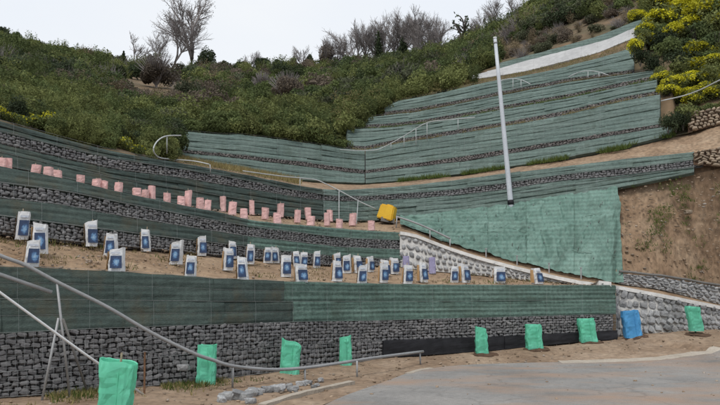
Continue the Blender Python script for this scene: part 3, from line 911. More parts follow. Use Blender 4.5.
# lower stone strip at the left foot of wall 3 right
# ---- wall 4 left and right
w4L = wall_root('gabion_wall', W4[0], 178, 365, 'pale green netted wall below the scrubby hill, left of the inner corner')
w4R = wall_root('gabion_wall', W4[0], 365, 672, 'pale green netted wall right of the inner corner, above the orange dirt path')
for root, a, b, sd in ((w4L, 178, 364.5, 80), (w4R, 365.5, 672, 90)):
    for i, kind in enumerate(('net', 'stone', 'net')):
        bb = b if root is w4L else (672, 668, 660)[i]
        st_ = Strip(W4[i], W4[i + 1], a, bb)
        if kind == 'stone':
            c_ = backing(st_, root, root, M_fill, -0.05, 0.12, 'gabion_basket')
            stones(st_, root, c_, M_gabw, 0.11, 0.065, sd + i, 0, 0.09, 1, off=0.01)
        else:
            c_ = backing(st_, root, root, M_fill, -0.05, 0.12, 'netted_course')
            net_courses(W4[i], W4[i + 1], a, bb, 4 if i else 2, M_up, c_, root, 1.9, sd + i)
            wires(st_, root, c_, M_wire, 0.35, 0.95, 0.0018, 0.08)
for T, a, b, sd, lab in ((TA, 346, 657, 100, 'netted tier, first of the three stepped tiers above the corner wall'),
                         (TB, 363, 658, 110, 'netted tier, middle of the three stepped tiers on the right slope'),
                         (TC, 384, 634, 120, 'netted tier, topmost green step just below the white concrete channel')):
    root = wall_root('gabion_wall', T[0], a, b, lab)
    st_ = Strip(T[0], T[1], a, b)
    c_ = backing(st_, root, root, M_fill, -0.05, 0.12, 'gabion_basket')
    stones(st_, root, c_, M_gabw, 0.11, 0.065, sd, 0, 0.09, 1, off=0.0)
    st_ = Strip(T[1], T[2], a + 1, b)
    c_ = backing(st_, root, root, M_fill, -0.05, 0.12, 'netted_course')
    net_courses(T[1], T[2], a + 1, b, 4, M_up, c_, root, 2.2, sd + 1)
    wires(st_, root, c_, M_wire, 0.35, 1.1, 0.0018, 0.085)
# ---- concrete channel and the low netted strip over it
root = wall_root('concrete_channel', CB, 472, 645, 'pale concrete drainage channel climbing across the top right slope')
root['category'] = 'channel'
st_ = Strip(CB, CT, 472, 645)
k_ = 11
for i in range(k_):
    a, b = st_.L * i / k_, st_.L * (i + 1) / k_
    net_panels(st_, M_chan, root, root, b - a, 130 + i, name='concrete_slab', a=a, b=b, lobes=1, amp=0.0, off=0.05, depth=0.2)
root = wall_root('gabion_wall', CT, 500, 645, 'narrow green netted strip along the upper edge of the concrete channel')
st_ = Strip(back(CT, 0.1), ST, 500, 645)
net_panels(st_, M_up, root, root, 2.2, 150, lobes=1)

# ---- grouted rubble wall with white cap
rw = wall_root('rubble_wall', T1, 612, 720, 'grouted grey rubble wall with a white mortar cap running down to the right')
sL, sR = Strip(T1, RT, 400, 613), Strip(T1, RT, 613.5, 870)
for st_ in (sL, sR):
    backing(st_, rw, rw, M_mort, -0.02, 0.3, 'mortar', 4)
stones(sR, rw, rw, M_rub, 0.19, 0.135, 160, 240, 0.14, 2, off=0.0, fill=1.0, square=0.6)
stones(sL, rw, rw, M_rub, 0.14, 0.10, 161, 60, 0.11, 1, off=0.0, fill=0.86, square=0.7, sortkey=lambda q: -q[0])
mb = MB()
for st_ in (sL, sR):
    n = int(st_.L / 0.25)
    prev = None
    for q in range(n + 1):
        u = st_.L * q / n
        t, up, nn, h = st_.frame(u)
        p = st_.p(u, 1) - rw.location
        j = 0.02 * noise.noise(Vector((u * 2, 5, 0)))
        ring = [p + nn * (0.06 + j) - up * 0.05, p + nn * (0.06 + j) + up * 0.05, p - nn * 0.22 + up * (0.06 + j), p - nn * 0.22 - up * 0.08]
        if prev: mb.add(prev + ring, [(0, 4, 5, 1), (1, 5, 6, 2), (2, 6, 7, 3), (3, 7, 4, 0)])
        else: mb.add(ring, [(0, 1, 2, 3)])
        prev = ring
    mb.add(prev, [(3, 2, 1, 0)])
mb.build('cap', M_cap, rw)
# ---- small rubble wall behind the ramp
ra = wall_root('rubble_wall', RB, 620, 720, 'low rough rubble wall behind the ramp at the foot of the bare bank')
sA = Strip(RB, WA, 619, 870)
backing(sA, ra, ra, M_mort, -0.03, 0.25, 'mortar')
stones(sA, ra, ra, M_rub, 0.19, 0.12, 165, 140, 0.14, 1, off=0.0, fill=0.98, square=0.5)
gpts = [sA.p(sA.L * q / 30, 1) + Vector((0, -0.02, 0.05 + 0.02 * noise.noise(Vector((q * 0.5, 0, 0))))) for q in range(31)]
mb = MB(); mb.tube(gpts, 0.035, 8)
mb.build('drain_pipe', M_dpost, smooth=True, label='dull grey pipe lying along the top of the low rubble wall', cat='pipe')
# ---- tan dry-stone walls at the right edge
def drystone(px0, px1, base, top, Y0, Y1, label, seed):
    rowb = (np.interp(PX, [px0, px1], [Y0, Y1]), None)
    yb = np.interp(PX, [px0, px1], [Y0, Y1]); zb = CAMZ + tt(base(PX)) * yb
    lo = (yb, zb); up = rise(yb, zb, 3.5, top(PX))
    root = wall_root('drystone_wall', lo, px0, px1, label)
    st_ = Strip(lo, up, px0, px1)
    backing(st_, root, root, M_soil, -0.05, 0.2, 'core')
    stones(st_, root, root, M_dry, 0.17, 0.10, seed, 60, 0.15, 1, fill=1.02, square=0.5)
drystone(688, 760, curve((688, 132), (720, 124)), curve((688, 112), (720, 107)), 22.9, 22.2, 'upper tan dry-stone wall at the right edge beside the netted wall end', 170)
drystone(694, 760, curve((694, 164), (720, 166)), curve((694, 152), (720, 147)), 20.9, 20.4, 'lower tan dry-stone wall at the right edge beside the bare bank', 171)

# ---- big green erosion net on the bank
NB = ptsof(RB); NT = ptsof(W3[0])
nr_ = empty('erosion_net', (float(np.interp(520, PX, NB[:, 0])), float(np.interp(520, PX, NB[:, 1])), float(np.interp(520, PX, NB[:, 2]))), 'large wrinkled green erosion net pinned over the slope beneath the pole', 'netting')
cuts = [402, 444, 486, 528, 572, 622]
for s_ in range(5):
    a, b = cuts[s_] - 2, cuts[s_ + 1] + 1
    nu, nv = max(14, int((b - a) / 0.8)), 80
    v = []
    for r in range(nv + 1):
        q = r / nv
        for c in range(nu + 1):
            px = a + (b - a) * c / nu
            if s_ == 4 and c > nu - 18:                 # ragged right border
                px += (-6 * q + 1.6 * noise.noise(Vector((q * 6, 2, 0)))) * (c - nu + 18) / 18
            p0 = Vector([np.interp(px, PX, NB[:, k]) for k in range(3)]); p1 = Vector([np.interp(px, PX, NT[:, k]) for k in range(3)])
            p = p0.lerp(p1, q)
            nrm = Vector((0, -0.75, 0.66))
            bulge = 0.16 + 0.045 * (s_ % 2) + 0.10 * noise.noise(Vector((px * 0.05, q * 3, 0))) + 0.10 * noise.noise(Vector((px * 0.13 + q * 2, q * 6, 3))) - 0.10 * abs(noise.noise(Vector((px * 0.10 + q * 3, q * 5, 7)))) - 0.07 * abs(noise.noise(Vector((px * 0.26 - q * 9, q * 11, 11)))) - 0.03 * abs(noise.noise(Vector((px * 0.7 + q * 9, q * 24, 17)))) 
            bulge += 0.05 * max(0, 1 - abs((q - 0.33 - 0.003 * (px - 500) + 0.03 * noise.noise(Vector((px * 0.05, 1, 1)))) / 0.03))
            bulge *= min(1, 0.35 + 4 * min(q, 1 - q) + 0.2)
            v.append(p + nrm * bulge - nr_.location)
    obj('net_sheet', mesh('net_sheet', v, grid_faces(nv + 1, nu + 1), M_net, True), nr_)


def net_pt(px, q, up=0.2):
    p0 = Vector([np.interp(px, PX, NB[:, k]) for k in range(3)]); p1 = Vector([np.interp(px, PX, NT[:, k]) for k in range(3)])
    return p0.lerp(p1, q) + Vector((0, -0.75, 0.66)) * up - nr_.location
M_rope = mat('pale_seam', [(0.14, 0.22, 0.18), (0.20, 0.29, 0.25)], 6, 0.7, 0.1)
for sd_, (xa, qa, xb, qb) in enumerate(((470, 0.62, 560, 0.36), (520, 0.30, 618, 0.22), (440, 0.30, 500, 0.45), (560, 0.62, 612, 0.72))):
    mb = MB(); mb.tube([net_pt(xa + (xb - xa) * t_ / 24, qa + (qb - qa) * t_ / 24 + 0.03 * noise.noise(Vector((t_ * 0.3, sd_, 0))), 0.13 + 0.05 * noise.noise(Vector((t_ * 0.6, sd_, 4)))) for t_ in range(25)], 0.008, 5)
    mb.build('seam', M_rope, nr_)
rnd = random.Random(4)
for i in range(34):
    px_, q_ = rnd.uniform(430, 614), rnd.uniform(0.1, 0.95)
    c_ = net_pt(px_, q_, 0.14)
    mb = MB(); mb.tube([c_ - Vector((0, -0.1, 0.1)), c_ + Vector((rnd.uniform(-.02, .02), -0.06, 0.06))], 0.010, 5)
    mb.build('peg', M_post if i % 2 else M_dpost, nr_)
# ================================================================== THINGS
def face_at(row_lo, row_up, px, py):                      # where a pixel's ray meets the slope between two rows
    g = lambda a: float(np.interp(px, PX, a))
    Ya, za, Yb, zb = g(row_lo[0]), g(row_lo[1]), g(row_up[0]), g(row_up[1])
    m = (zb - za) / (Yb - Ya)
    t = float(tt(py))
    Y = (za - CAMZ - m * Ya) / (t - m)
    Y = min(max(Y, Ya + 0.12), Yb - 0.05)
    z = za + m * (Y - Ya)
    return Vector((float(XX(px, Y, z)), Y, z))
def px_of(x, y, z):
    return 360 + F * x / (y * CP + (z - CAMZ) * SP)
ORD = ['first', 'second', 'third', 'fourth', 'fifth', 'sixth', 'seventh', 'eighth', 'ninth', 'tenth', 'eleventh', 'twelfth', 'thirteenth', 'fourteenth', 'fifteenth', 'sixteenth', 'seventeenth', 'eighteenth', 'nineteenth', 'twentieth']

# ------------------------------------------------------------------ black plastic sheet along the foot of wall 1
bs = wall_root('plastic_sheet', W1[0], 380, 612, 'black plastic sheet hung along the foot of the lowest gabion wall')
bs['category'] = 'sheet'
net_panels(s1a, M_blk, bs, bs, 3.1, 300, name='sheet_length', a=s1a.u_of(380), off=0.12, depth=0.05, lobes=1, amp=0.01)

# ------------------------------------------------------------------ sleeves
def sleeve_mesh(name, w_, d_, h, m, seed, taper=0.9, lean=0.0, corner=0.25, rows=7, crumple=0.012, slant=0.0, leany=0.0, folds=0.0):
    n = 36 if folds else 20; v, f = [], []
    for r in range(rows + 1):
        q = r / rows
        for j in range(n):
            a = 2 * math.pi * (j + 0.5) / n
            c, s_ = math.cos(a), math.sin(a)
            e = corner * 2
            x = math.copysign(abs(c) ** e, c) * w_ / 2; y = math.copysign(abs(s_) ** e, s_) * d_ / 2
            k = 1 + (taper - 1) * q
            p = Vector((x * k, y * k, 0))
            nz = noise.noise(Vector((c * 1.5 + seed, s_ * 1.5, q * 4))) * crumple + noise.noise(Vector((c * 4 + seed, s_ * 4, q * 9))) * crumple * 0.5
            nz += folds * noise.noise(Vector((c * 6 + seed, s_ * 6, q * 1.2))) + folds * 0.6 * math.sin(q * 14 + c * 3 + seed) * noise.noise(Vector((c * 2, s_ * 2, q * 3 + seed)))
            p += Vector((c, s_, 0)) * nz
            top = slant * c * 0.5 + 0.03 * noise.noise(Vector((c * 1.3, s_ * 1.3, seed)))
            v.append((p.x + lean * h * q, p.y + leany * h * q, h * q + (top * h if r == rows else top * h * q * 0.5) - 0.02 * (r == 0)))
    for r in range(rows):
        for j in range(n):
            j2 = (j + 1) % n
            f.append((r * n + j, r * n + j2, (r + 1) * n + j2, (r + 1) * n + j))
    # turned-in lip gives the film a visible edge
    b0 = rows * n; base = len(v)
    for j in range(n):
        p = v[b0 + j]; cx, cy = lean * h, leany * h
        v.append((cx + (p[0] - cx) * 0.96, cy + (p[1] - cy) * 0.93, p[2] - 0.01))
    for j in range(n):
        j2 = (j + 1) % n
        f.append((b0 + j, b0 + j2, base + j2, base + j))
    lo = len(v)
    for j in range(n):
        p = v[j]; v.append((p[0] * 0.94, p[1] * 0.9, 0.05))
    for j in range(n):
        j2 = (j + 1) % n
        f.append((base + j, base + j2, lo + j2, lo + j))
    return mesh(name, v, f, m)
def stake_mesh(h, r=0.011, m=M_wood, lean=0.0):
    mb = MB(); mb.tube([(0, 0, -0.08), (lean * h, 0, h)], r, 6)
    return mesh('stake', mb.v, mb.f, m)

# ---- white printed sacks on the first terrace
SW, SD, SH = 0.235, 0.17, 0.43
def sack_parts(seed):
    rnd = random.Random(seed)
    lean = rnd.uniform(-0.11, 0.11)
    body = sleeve_mesh('sleeve', SW, SD, SH, M_sack, seed, taper=(tp := rnd.uniform(0.72, 0.97)), lean=lean, corner=0.2, crumple=0.022, slant=rnd.uniform(-0.2, 0.2))
    def patch(x0, x1, z0, z1, off, nu=5, nv=5):
        v, uv, f = [], [], []
        for r in range(nv + 1):
            for c in range(nu + 1):
                x = x0 + (x1 - x0) * c / nu; z = z0 + (z1 - z0) * r / nv
                v.append((x * SW / 2 * 0.97 * (1 + (tp - 1) * z) + lean * SH * z, -SD / 2 * (1 + (tp - 1) * z) - off - 0.008 - 0.006 * noise.noise(Vector((x * 2, z * 3, seed))), z * SH))
                uv.append((c / nu, r / nv))
        f = [tuple(q) for q in grid_faces(nv + 1, nu + 1)]
        # back edge so that the print is a thin sheet lying on the sack
        return v, f, uv
    v, f, uv = patch(-0.6, 1.02, 0.10, 0.67, 0.022)
    pic = mesh('printed_picture', v, f, M_pic)
    ul = pic.uv_layers.new(name='UVMap')
    for lp in pic.loops: ul.data[lp.index].uv = uv[lp.vertex_index]
    v, f, uv = patch(-0.55, 0.8, 0.77, 0.85, 0.012, 5, 1)
    head = mesh('printed_heading', v, f, M_head)
    mb = MB(); k = SD / 2 * 0.8
    tq = 1 + (tp - 1) * 0.88
    mb.add([(-SW / 2 - 0.02, -k, 0.02), (-SW / 2 - 0.02, k, 0.02), (-SW / 2 * tq - 0.02 + lean * SH * 0.88, k * tq, SH * 0.88), (-SW / 2 * tq - 0.02 + lean * SH * 0.88, -k * tq, SH * 0.88)], [(1, 0, 3, 2)])
    side = mesh('side_strip', mb.v, mb.f, M_tan)
    st = stake_mesh(SH * rnd.uniform(1.08, 1.22))
    return body, pic, head, side, st
SACKV = [sack_parts(500 + i) for i in range(18)]
sacks = [(15, 28, 211, 238), (33, 48, 223, 252), (24, 39, 240, 265), (85, 98, 221, 245), (104, 118, 233, 255), (108, 125, 249, 270.5), (141.5, 151, 229, 250),
         (169.5, 182, 241.5, 263), (196.5, 206.6, 236, 254.5), (184.7, 196, 256, 276), (229, 236, 240, 256.5), (222, 233, 248, 269), (245.6, 254.5, 244, 263), (237, 249, 257, 279),
         (264, 271, 247, 262), (272, 279.6, 247, 262), (280, 291.5, 255, 275.5), (293.5, 301, 251, 266), (299, 307, 252, 266.5), (295, 308.6, 264, 281.5), (313, 320, 251, 267),
         (334, 341, 253, 267), (331, 342.7, 260.5, 280), (342, 351.5, 255, 272), (353, 363, 255.5, 272), (357, 367, 265, 282.5), (366, 374, 256.5, 271), (378.5, 388, 263.5, 281.5), (380.5, 390, 260, 275),
         (389, 398.6, 258, 273), (402, 412.7, 265, 282.5), (418, 428, 262.5, 281), (450, 458.5, 266, 281.5), (459, 470, 264, 281.5), (493, 506, 266.5, 282.5), (531.7, 543, 268, 283)]
rnd = random.Random(77)
info = []
for i, (a, b, yt, yb) in enumerate(sacks):
    cx = (a + b) / 2
    p = face_at(W1[-1], T1, cx, yb)
    fr = float(np.interp(cx, PX, W1[-1][0])); bk = float(np.interp(cx, PX, T1[0]))
    info.append([cx, p, (p.y - fr) / (bk - fr), (yb - yt) / F * p.y, (b - a) / F * p.y, i])
front = sorted([q for q in info if q[2] < 0.42], key=lambda q: q[0]); rear = sorted([q for q in info if q[2] >= 0.42], key=lambda q: q[0])
for lst, word in ((front, 'front'), (rear, 'back')):
    for n_, (cx, p, fq, h, wd, i) in enumerate(lst):
        pos = ('%s from the left' % ORD[n_]) if n_ < len(lst) / 2 else ('%s from the right' % ORD[len(lst) - 1 - n_])
        if cx in (p, ): pass
        lab = 'white sack sleeve with blue picture, %s in the %s row' % (pos, word)
        o = empty('sack_sleeve', p - Vector((0, 0, 0.01)), lab, 'tree sleeve', 'white printed sacks on the first terrace', rz=rnd.uniform(-0.25, 0.55))
        s_ = max(0.8, min(1.25, h / SH)); sw = max(0.8, min(1.3, wd / 0.26))
        for nm, me in zip(('sleeve', 'printed_picture', 'printed_heading', 'side_strip', 'stake'), SACKV[(i * 5) % 18]):
            if nm == 'stake' and i % 3: continue
            obj(nm, me, o)
        o.scale = (sw, sw, s_)
# ---- lavender sleeves beside them
for (a, b, yt, yb, lab) in ((402.6, 409.5, 256, 269, 'small lavender sleeve behind the white sacks at the left end of the rubble wall'), (428.5, 436, 257.5, 273, 'taller lavender sleeve standing beside a white sack before the rubble wall')):
    p = face_at(W1[-1], T1, (a + b) / 2, yb)
    o = empty('plant_sleeve', p, lab, 'tree sleeve', 'lavender sleeves on the first terrace')
    h = (yb - yt) / F * p.y
    obj('sleeve', sleeve_mesh('sleeve', 0.2, 0.17, h, M_lav, a, corner=0.35), o); obj('stake', stake_mesh(h * 0.95), o)
# ---- pink sleeves on the second terrace
pinks = [(-2, 4, 158, 169), (4.5, 11, 158.5, 169), (30, 39.5, 165, 176), (43.6, 53, 170, 179), (53, 62, 170.5, 180.5), (76, 84, 175, 185), (91.5, 100, 180, 190), (99.5, 107.5, 181, 191), (114, 122, 182.6, 193),
         (132.6, 141.5, 189, 198), (141.5, 148, 190, 199), (148, 155, 186, 199.5), (164, 170, 193, 203), (177, 185, 199, 206.5), (184, 191, 191, 204.5), (196, 204, 198, 208.6), (204, 210.6, 205.6, 211), (220, 226, 196.5, 209),
         (228, 236, 202, 214.4), (240, 248, 210, 219.5), (249, 254.7, 200.6, 213), (261.5, 268.6, 207.7, 218.6), (276.7, 283.8, 203.5, 215.9), (273, 281.6, 213, 223), (294, 300.5, 210, 222),
         (304.7, 311.4, 207.7, 218.5), (306.7, 314.5, 216.4, 225), (324, 330, 213, 225), (327, 333, 210, 221), (336, 342.6, 219, 228.5), (349, 356, 213.6, 225), (368, 375, 220.8, 230)]
PINKV = [sleeve_mesh('sleeve', 0.19, 0.17, 0.36, M_pink, 600 + i, taper=0.97, lean=random.Random(i).uniform(-0.06, 0.06), corner=0.32, crumple=0.012, slant=random.Random(i + 9).uniform(-0.08, 0.08)) for i in range(8)]
PSTAKE = stake_mesh(0.41, 0.009)
rnd = random.Random(5)
for i, (a, b, yt, yb) in enumerate(pinks):
    cx = (a + b) / 2
    eY, eZ = float(np.interp(cx, PX, W2[-1][0])), float(np.interp(cx, PX, W2[-1][1]))
    if cx < 195:
        Y = eY + rnd.uniform(0.35, 0.7)
        p = Vector((0, Y, eZ + 0.0)); p.x = float(XX(cx, Y, p.z))
    else:
        p = face_at(W2[-1], W3[0], cx, yb)
    ztop = CAMZ + float(tt(yt)) * p.y
    h = min(max(ztop - p.z, 0.24), 0.42)
    n_ = i if i < 16 else len(pinks) - 1 - i
    lab = 'pink plastic plant sleeve on the second terrace, %s from the %s' % (ORD[n_], 'left' if i < 16 else 'right')
    o = empty('plant_sleeve', p, lab, 'tree sleeve', 'pink sleeves on the second terrace', rz=rnd.uniform(-0.6, 0.6))
    obj('sleeve', PINKV[i % 8], o)
    sw = max(0.8, min(1.25, (b - a) / F * p.y / 0.2))
    o.scale = (sw, sw, h / 0.36)
    if i % 2 == 0:
        obj('stake', PSTAKE, o)
# ---- tall sleeves along the foot of the slope
guards = [
    (98, 129, 361, 424, M_mint, 0.05, 1.16, -0.12, 'mint green sleeve with a stake, nearest the camera and cut by the lower frame'),
    (196.5, 215, 344.5, 384, M_mint, 0.01, 0.96, 0.0, 'straight mint green sleeve behind the sagging grey handrail'),
    (280.5, 298.5, 342, 373.5, M_mint, 0.05, 1.08, -0.30, 'mint green sleeve with a slanting top beside the handrail, left of a narrow one'),
    (340, 351.5, 336.5, 366, M_mint, -0.03, 0.95, 0.08, 'narrow mint green sleeve at the left end of the black sheet'),
    (476.5, 489, 327.5, 355, M_mint, -0.06, 0.8, -0.1, 'small tapering mint green sleeve before the black sheet, leaning left'),
    (526.5, 542.5, 324.5, 350, M_mint, -0.03, 1.0, 0.0, 'squarish mint green sleeve in front of the black sheet'),
    (581, 597.5, 318.5, 343, M_mint, -0.13, 0.98, 0.04, 'mint green sleeve leaning left, beside the blue sleeve'),
    (624.5, 642, 310.5, 337.5, M_blue, -0.10, 0.95, 0.06, 'bright blue plant sleeve standing before the rubble wall'),
    (690, 703.5, 306.5, 331, M_mint, -0.12, 0.95, -0.05, 'mint green sleeve raised on a dark stem, farthest right before the rubble wall')]
for i, (a, b, yt, yb, m, lean, tp, sl, lab) in enumerate(guards):
    last = i == len(guards) - 1
    p = on_ground((a + b) / 2, yb + (4 if last else 0))
    h = (CAMZ + float(tt(yt)) * p.y) - p.z
    wd = (b - a) / F * p.y * 0.96
    o = empty('plant_sleeve', p, lab, 'tree sleeve', 'tall sleeves along the foot of the slope')
    z0 = 0.12 if last else 0.0
    me = sleeve_mesh('sleeve', wd, wd * 0.62, h - z0, m, 700 + i * 3, taper=tp, lean=lean, corner=0.2, rows=12, crumple=0.03, slant=sl, folds=0.010)
    obj('sleeve', me, o, loc=(0, 0, z0), )
    mb = MB(); mb.tube([(0.0, 0.03, -0.1), (lean * h * 0.9 + 0.02, 0.03, h * (1.13 if i == 0 else 0.94))], 0.014 if not last else 0.022, 7)
    mb.build('stake' if not last else 'stem', M_wood if not last else M_bark, o)
    if not last:                                           # tied seam down the front
        mb = MB(); mb.tube([(wd * 0.12 + lean * h * q * 0.99, -wd * 0.315 - 0.012 - 0.006 * math.sin(q * 9 + i), h * q) for q in [0.04, 0.2, 0.4, 0.6, 0.8, 0.93]], 0.006, 5)
        mb.build('seam', m, o)
    if i >= 4:                                             # freshly dug dark soil
        bm = bmesh.new(); bmesh.ops.create_icosphere(bm, subdivisions=3, radius=1)
        for v in bm.verts:
            k = 1 + 0.35 * noise.noise(v.co * 2.3 + Vector((i, 0, 0))) + 0.12 * noise.noise(v.co * 8)
            v.co = Vector((v.co.x * 0.34 * k, v.co.y * 0.30 * k, v.co.z * 0.07 * k + 0.02 * noise.noise(v.co * 9)))
        for v in bm.verts:
            v.co.z += float(gz(p.x + 0.05 + v.co.x, p.y + v.co.y)) - p.z
        me = bpy.data.meshes.new('soil_mound'); bm.to_mesh(me); bm.free(); me.materials.append(M_soil)
        obj('soil_mound', me, loc=p + Vector((0.05, 0.0, -0.015)), kind='structure')

# ------------------------------------------------------------------ railings and pipes
def railing(name, label, rail_px, Yf, posts, r=0.03, m=M_pipe, pm=M_post, pr=0.02, cat='railing', k=8):
    """rail_px: photo points of the rail; Yf: depth at a photo column; posts: (px, py_top, foot as Vector)"""
    pts = spline([P(x, y, Yf(x)) if not callable(Yf) or True else 0 for x, y in rail_px], k)
    foot = posts[0][2] if posts else pts[0]
    o = empty(name, foot, label, cat)
    mb = MB(); mb.tube(pts, r, 10)
    mb.build('rail', m, o, rel=foot, smooth=True)
    for x, y, f_ in posts:
        top = P(x, y, Yf(x))
        mb = MB(); mb.tube([f_ - Vector((0, 0, 0.1)), top], pr, 8)
        mb.build('post', pm, o, rel=foot, smooth=True)
    return o, foot
railY = curve((-60, 9.7), (0, 10.0), (57, 10.35), (107, 10.7), (150, 11.0), (193, 11.3), (233, 11.7), (270, 12.2), (305, 12.7), (357, 13.4), (373, 13.9), (424, 15.6))
gp = lambda x, y: on_ground(x, y)
o, foot = railing('handrail', 'thick grey pipe handrail sagging along the dirt in front of the lowest wall',
    [(-60, 229), (0, 255.5), (25, 265), (57, 282), (107, 307), (150, 332), (193, 353), (213, 360), (233, 366), (270, 369.5), (303, 368), (337, 363.5), (373, 358), (423, 351.5)], railY,
    [(57, 283, gp(71, 397)), (233, 367, gp(232.5, 387)), (305, 369, gp(305, 381)), (357, 361, gp(357, 377)), (420, 352.5, gp(420.5, 363.5))], 0.029, M_pipe, M_post, 0.018)
# braces of the tripod at the left
for a, b, m, d in (((58.5, 318), (41, 400), M_post, 0.05), ((63, 319), (90, 392), M_dpost, 0.25)):
    mb = MB(); mb.tube([gp(*b) - Vector((0, 0, 0.1)), P(a[0], a[1], 10.45)], 0.018, 8)
    mb.build('brace', m, o, rel=foot, smooth=True)
mb = MB(); mb.tube([P(-60, 255, 9.9), P(0, 274.5, 10.1), P(52, 292.5, 10.35)], 0.03, 10)
mb.build('lower_rail', M_pipe, o, rel=foot, smooth=True)
mb = MB(); mb.tube([P(-50, 256.5, 9.2), P(0, 292.5, 9.6), P(82, 352, 10.2), gp(143, 395.5) + Vector((0, 0, 0.015))], 0.018, 10)
mb.build('loose_pipe', M_wpipe, smooth=True, label='thin white pipe leaning down through the tripod to the ground at left', cat='pipe')
mb = MB(); mb.tube([gp(144.5, 394) - Vector((0, 0, 0.1)), P(144.8, 352, 11.2)], 0.016, 6); mb2 = mb
rb = mb.build('rusty_stake', M_rust, label='rusty iron stake upright against the lowest gabion wall', cat='stake')
# loop handrail on the third terrace
yW3 = lambda x: float(np.interp(x, PX, W3[-1][0])) + 0.5
upY = curve((150, 20.5), (180, 21.5), (210, 18.6), (243, 19.6), (314, 22.0), (326, 22.2), (350, 22.4), (375, 22.7), (396, 22.6))
def on_rows(x, y, lo, up):
    return face_at(lo, up, x, y)
railing('handrail', 'white handrail looping at the left end of the pale netted wall', [(181, 135.5), (167, 136), (158.6, 140), (153.7, 147.5), (155, 154), (161, 158), (175, 159.5), (195, 161.3), (209, 164.3)],
    curve((150, 17.0), (181, 19.0), (209, 18.2)), [(167, 136, P(167, 150, 18.2)), (210, 164.5, P(210.6, 169, 18.25))], 0.017, M_rail, M_rail, 0.013)
railing('handrail', 'long white handrail descending past the inner corner towards the yellow tank', [(243, 171), (272, 175), (289, 177), (314, 179.5), (326, 184), (340, 191), (358.5, 201), (376, 209)],
    upY, [(339, 191, P(339, 222, 21.6)), (358, 201, P(356.5, 221, 21.9)), (300, 178, P(300, 186.5, 21.5))], 0.017, M_rail, M_rail, 0.013)
rbY = lambda x: float(np.interp(x, PX, RB[0])) - 0.12
rpx = [(396, 216.5), (413, 222), (430, 229), (450, 238.5), (486, 250), (517, 257.5), (549, 264.5), (581, 269)]
railing('handrail', 'grey handrail on short posts along the ramp below the green slope net', rpx[:4], rbY,
    [(397, 216.5, P(396, 226, rbY(396))), (430, 229, P(430, 238, rbY(430))), (450, 238.5, P(450, 246.5, rbY(450)))], 0.03, M_pipe, M_post, 0.02)
for x, y, yb, lab in ((486, 249, 256, 'short steel post on the ramp, leftmost of three below the slope net'), (517, 256, 264, 'short steel post on the ramp, middle of three below the slope net'), (549, 263.5, 271.5, 'short steel post on the ramp, right of the middle one below the net'), (581, 268, 281, 'tall steel post on the ramp near the lower corner of the net')):
    mb = MB(); mb.tube([P(x, yb, rbY(x)) - Vector((0, 0, 0.1)), P(x, y, rbY(x))], 0.02, 8); mb.box(P(x, y, rbY(x)) + Vector((0, 0, 0.01)), (0.06, 0.06, 0.02))
    mb.build('post', M_post, label=lab, cat='post')
tY = lambda T: (lambda x: float(np.interp(x, PX, T[0])))
yA = lambda x: float(np.interp(x, PX, W4[-1][0])) - 0.35
railing('handrail', 'white handrail curving up across the netted tiers beyond the inner corner', [(340, 149.5), (358, 150.5), (375, 150), (384, 147), (404, 136), (425, 123.5), (440, 120.5), (458, 119), (475, 117.5)], yA,
    [(391, 143, P(391, 147, yA(391))), (404, 136, P(404, 144.5, yA(404))), (416, 129, P(416, 143, yA(416))), (427, 122.5, P(427, 138.5, yA(427))), (458, 119, P(458, 128, yA(458)))], 0.017, M_rail, M_rail, 0.013)
yC = lambda x: float(np.interp(x, PX, TC[0][0])) - 0.1
railing('handrail', 'short arched handrail on the top tier just right of the pole', [(497, 82), (508, 79), (520, 79.5), (531, 84.5)], yC, [(513, 79, P(513, 89, yC(513))), (521, 80, P(521, 88, yC(521)))], 0.017, M_rail, M_rail, 0.013)
railing('handrail', 'pale arched handrail on the top tier at the right, under the concrete channel', [(568, 77), (582, 71.5), (596, 71.5), (611, 76)], yC, [(588, 71.5, P(588, 80, yC(588))), (599, 72, P(599, 79, yC(599)))], 0.017, M_rail, M_rail, 0.013)
mb = MB(); mb.tube(spline([P(661, 101, 22.5), P(684.5, 95.5, 22.0), P(702, 89, 21.4), P(720, 80, 20.8), P(760, 62, 20.0)], 6), 0.02, 8)
mb.build('handrail', M_rail, smooth=True, label='long pale pipe rising through the yellow flowering shrubs at right', cat='pipe')

# ------------------------------------------------------------------ pole
pb = face_at(RB, W3[0], 510.5, 204)
py_ = pb.y
pb = P(510.8, 204, py_)
ptop = P(495, 38, py_ + 0.2)
o = empty('utility_pole', pb, 'tall leaning pale metal pole standing at the top of the green slope net', 'pole')
mb = MB(); mb.tube([pb.lerp(ptop, q) for q in (-0.04, 0.0, 0.25, 0.5, 0.75, 1.0)], 0.098, 16, 0.056)
mb.build('shaft', M_pole, o, rel=pb, smooth=True)
mb = MB(); mb.tube([pb.lerp(ptop, q) for q in (-0.005, 0.022)], 0.102, 16)
mb.build('base_collar', M_blk, o, rel=pb, smooth=True)
mb = MB(); mb.tube([pb.lerp(ptop, q) for q in (0.995, 1.004)], 0.062, 16)
mb.build('cap', M_wpipe, o, rel=pb, smooth=True)
mb = MB(); mb.tube([pb.lerp(ptop, q) for q in (0.965, 0.975)], 0.068, 16)
mb.build('band', M_post, o, rel=pb, smooth=True)

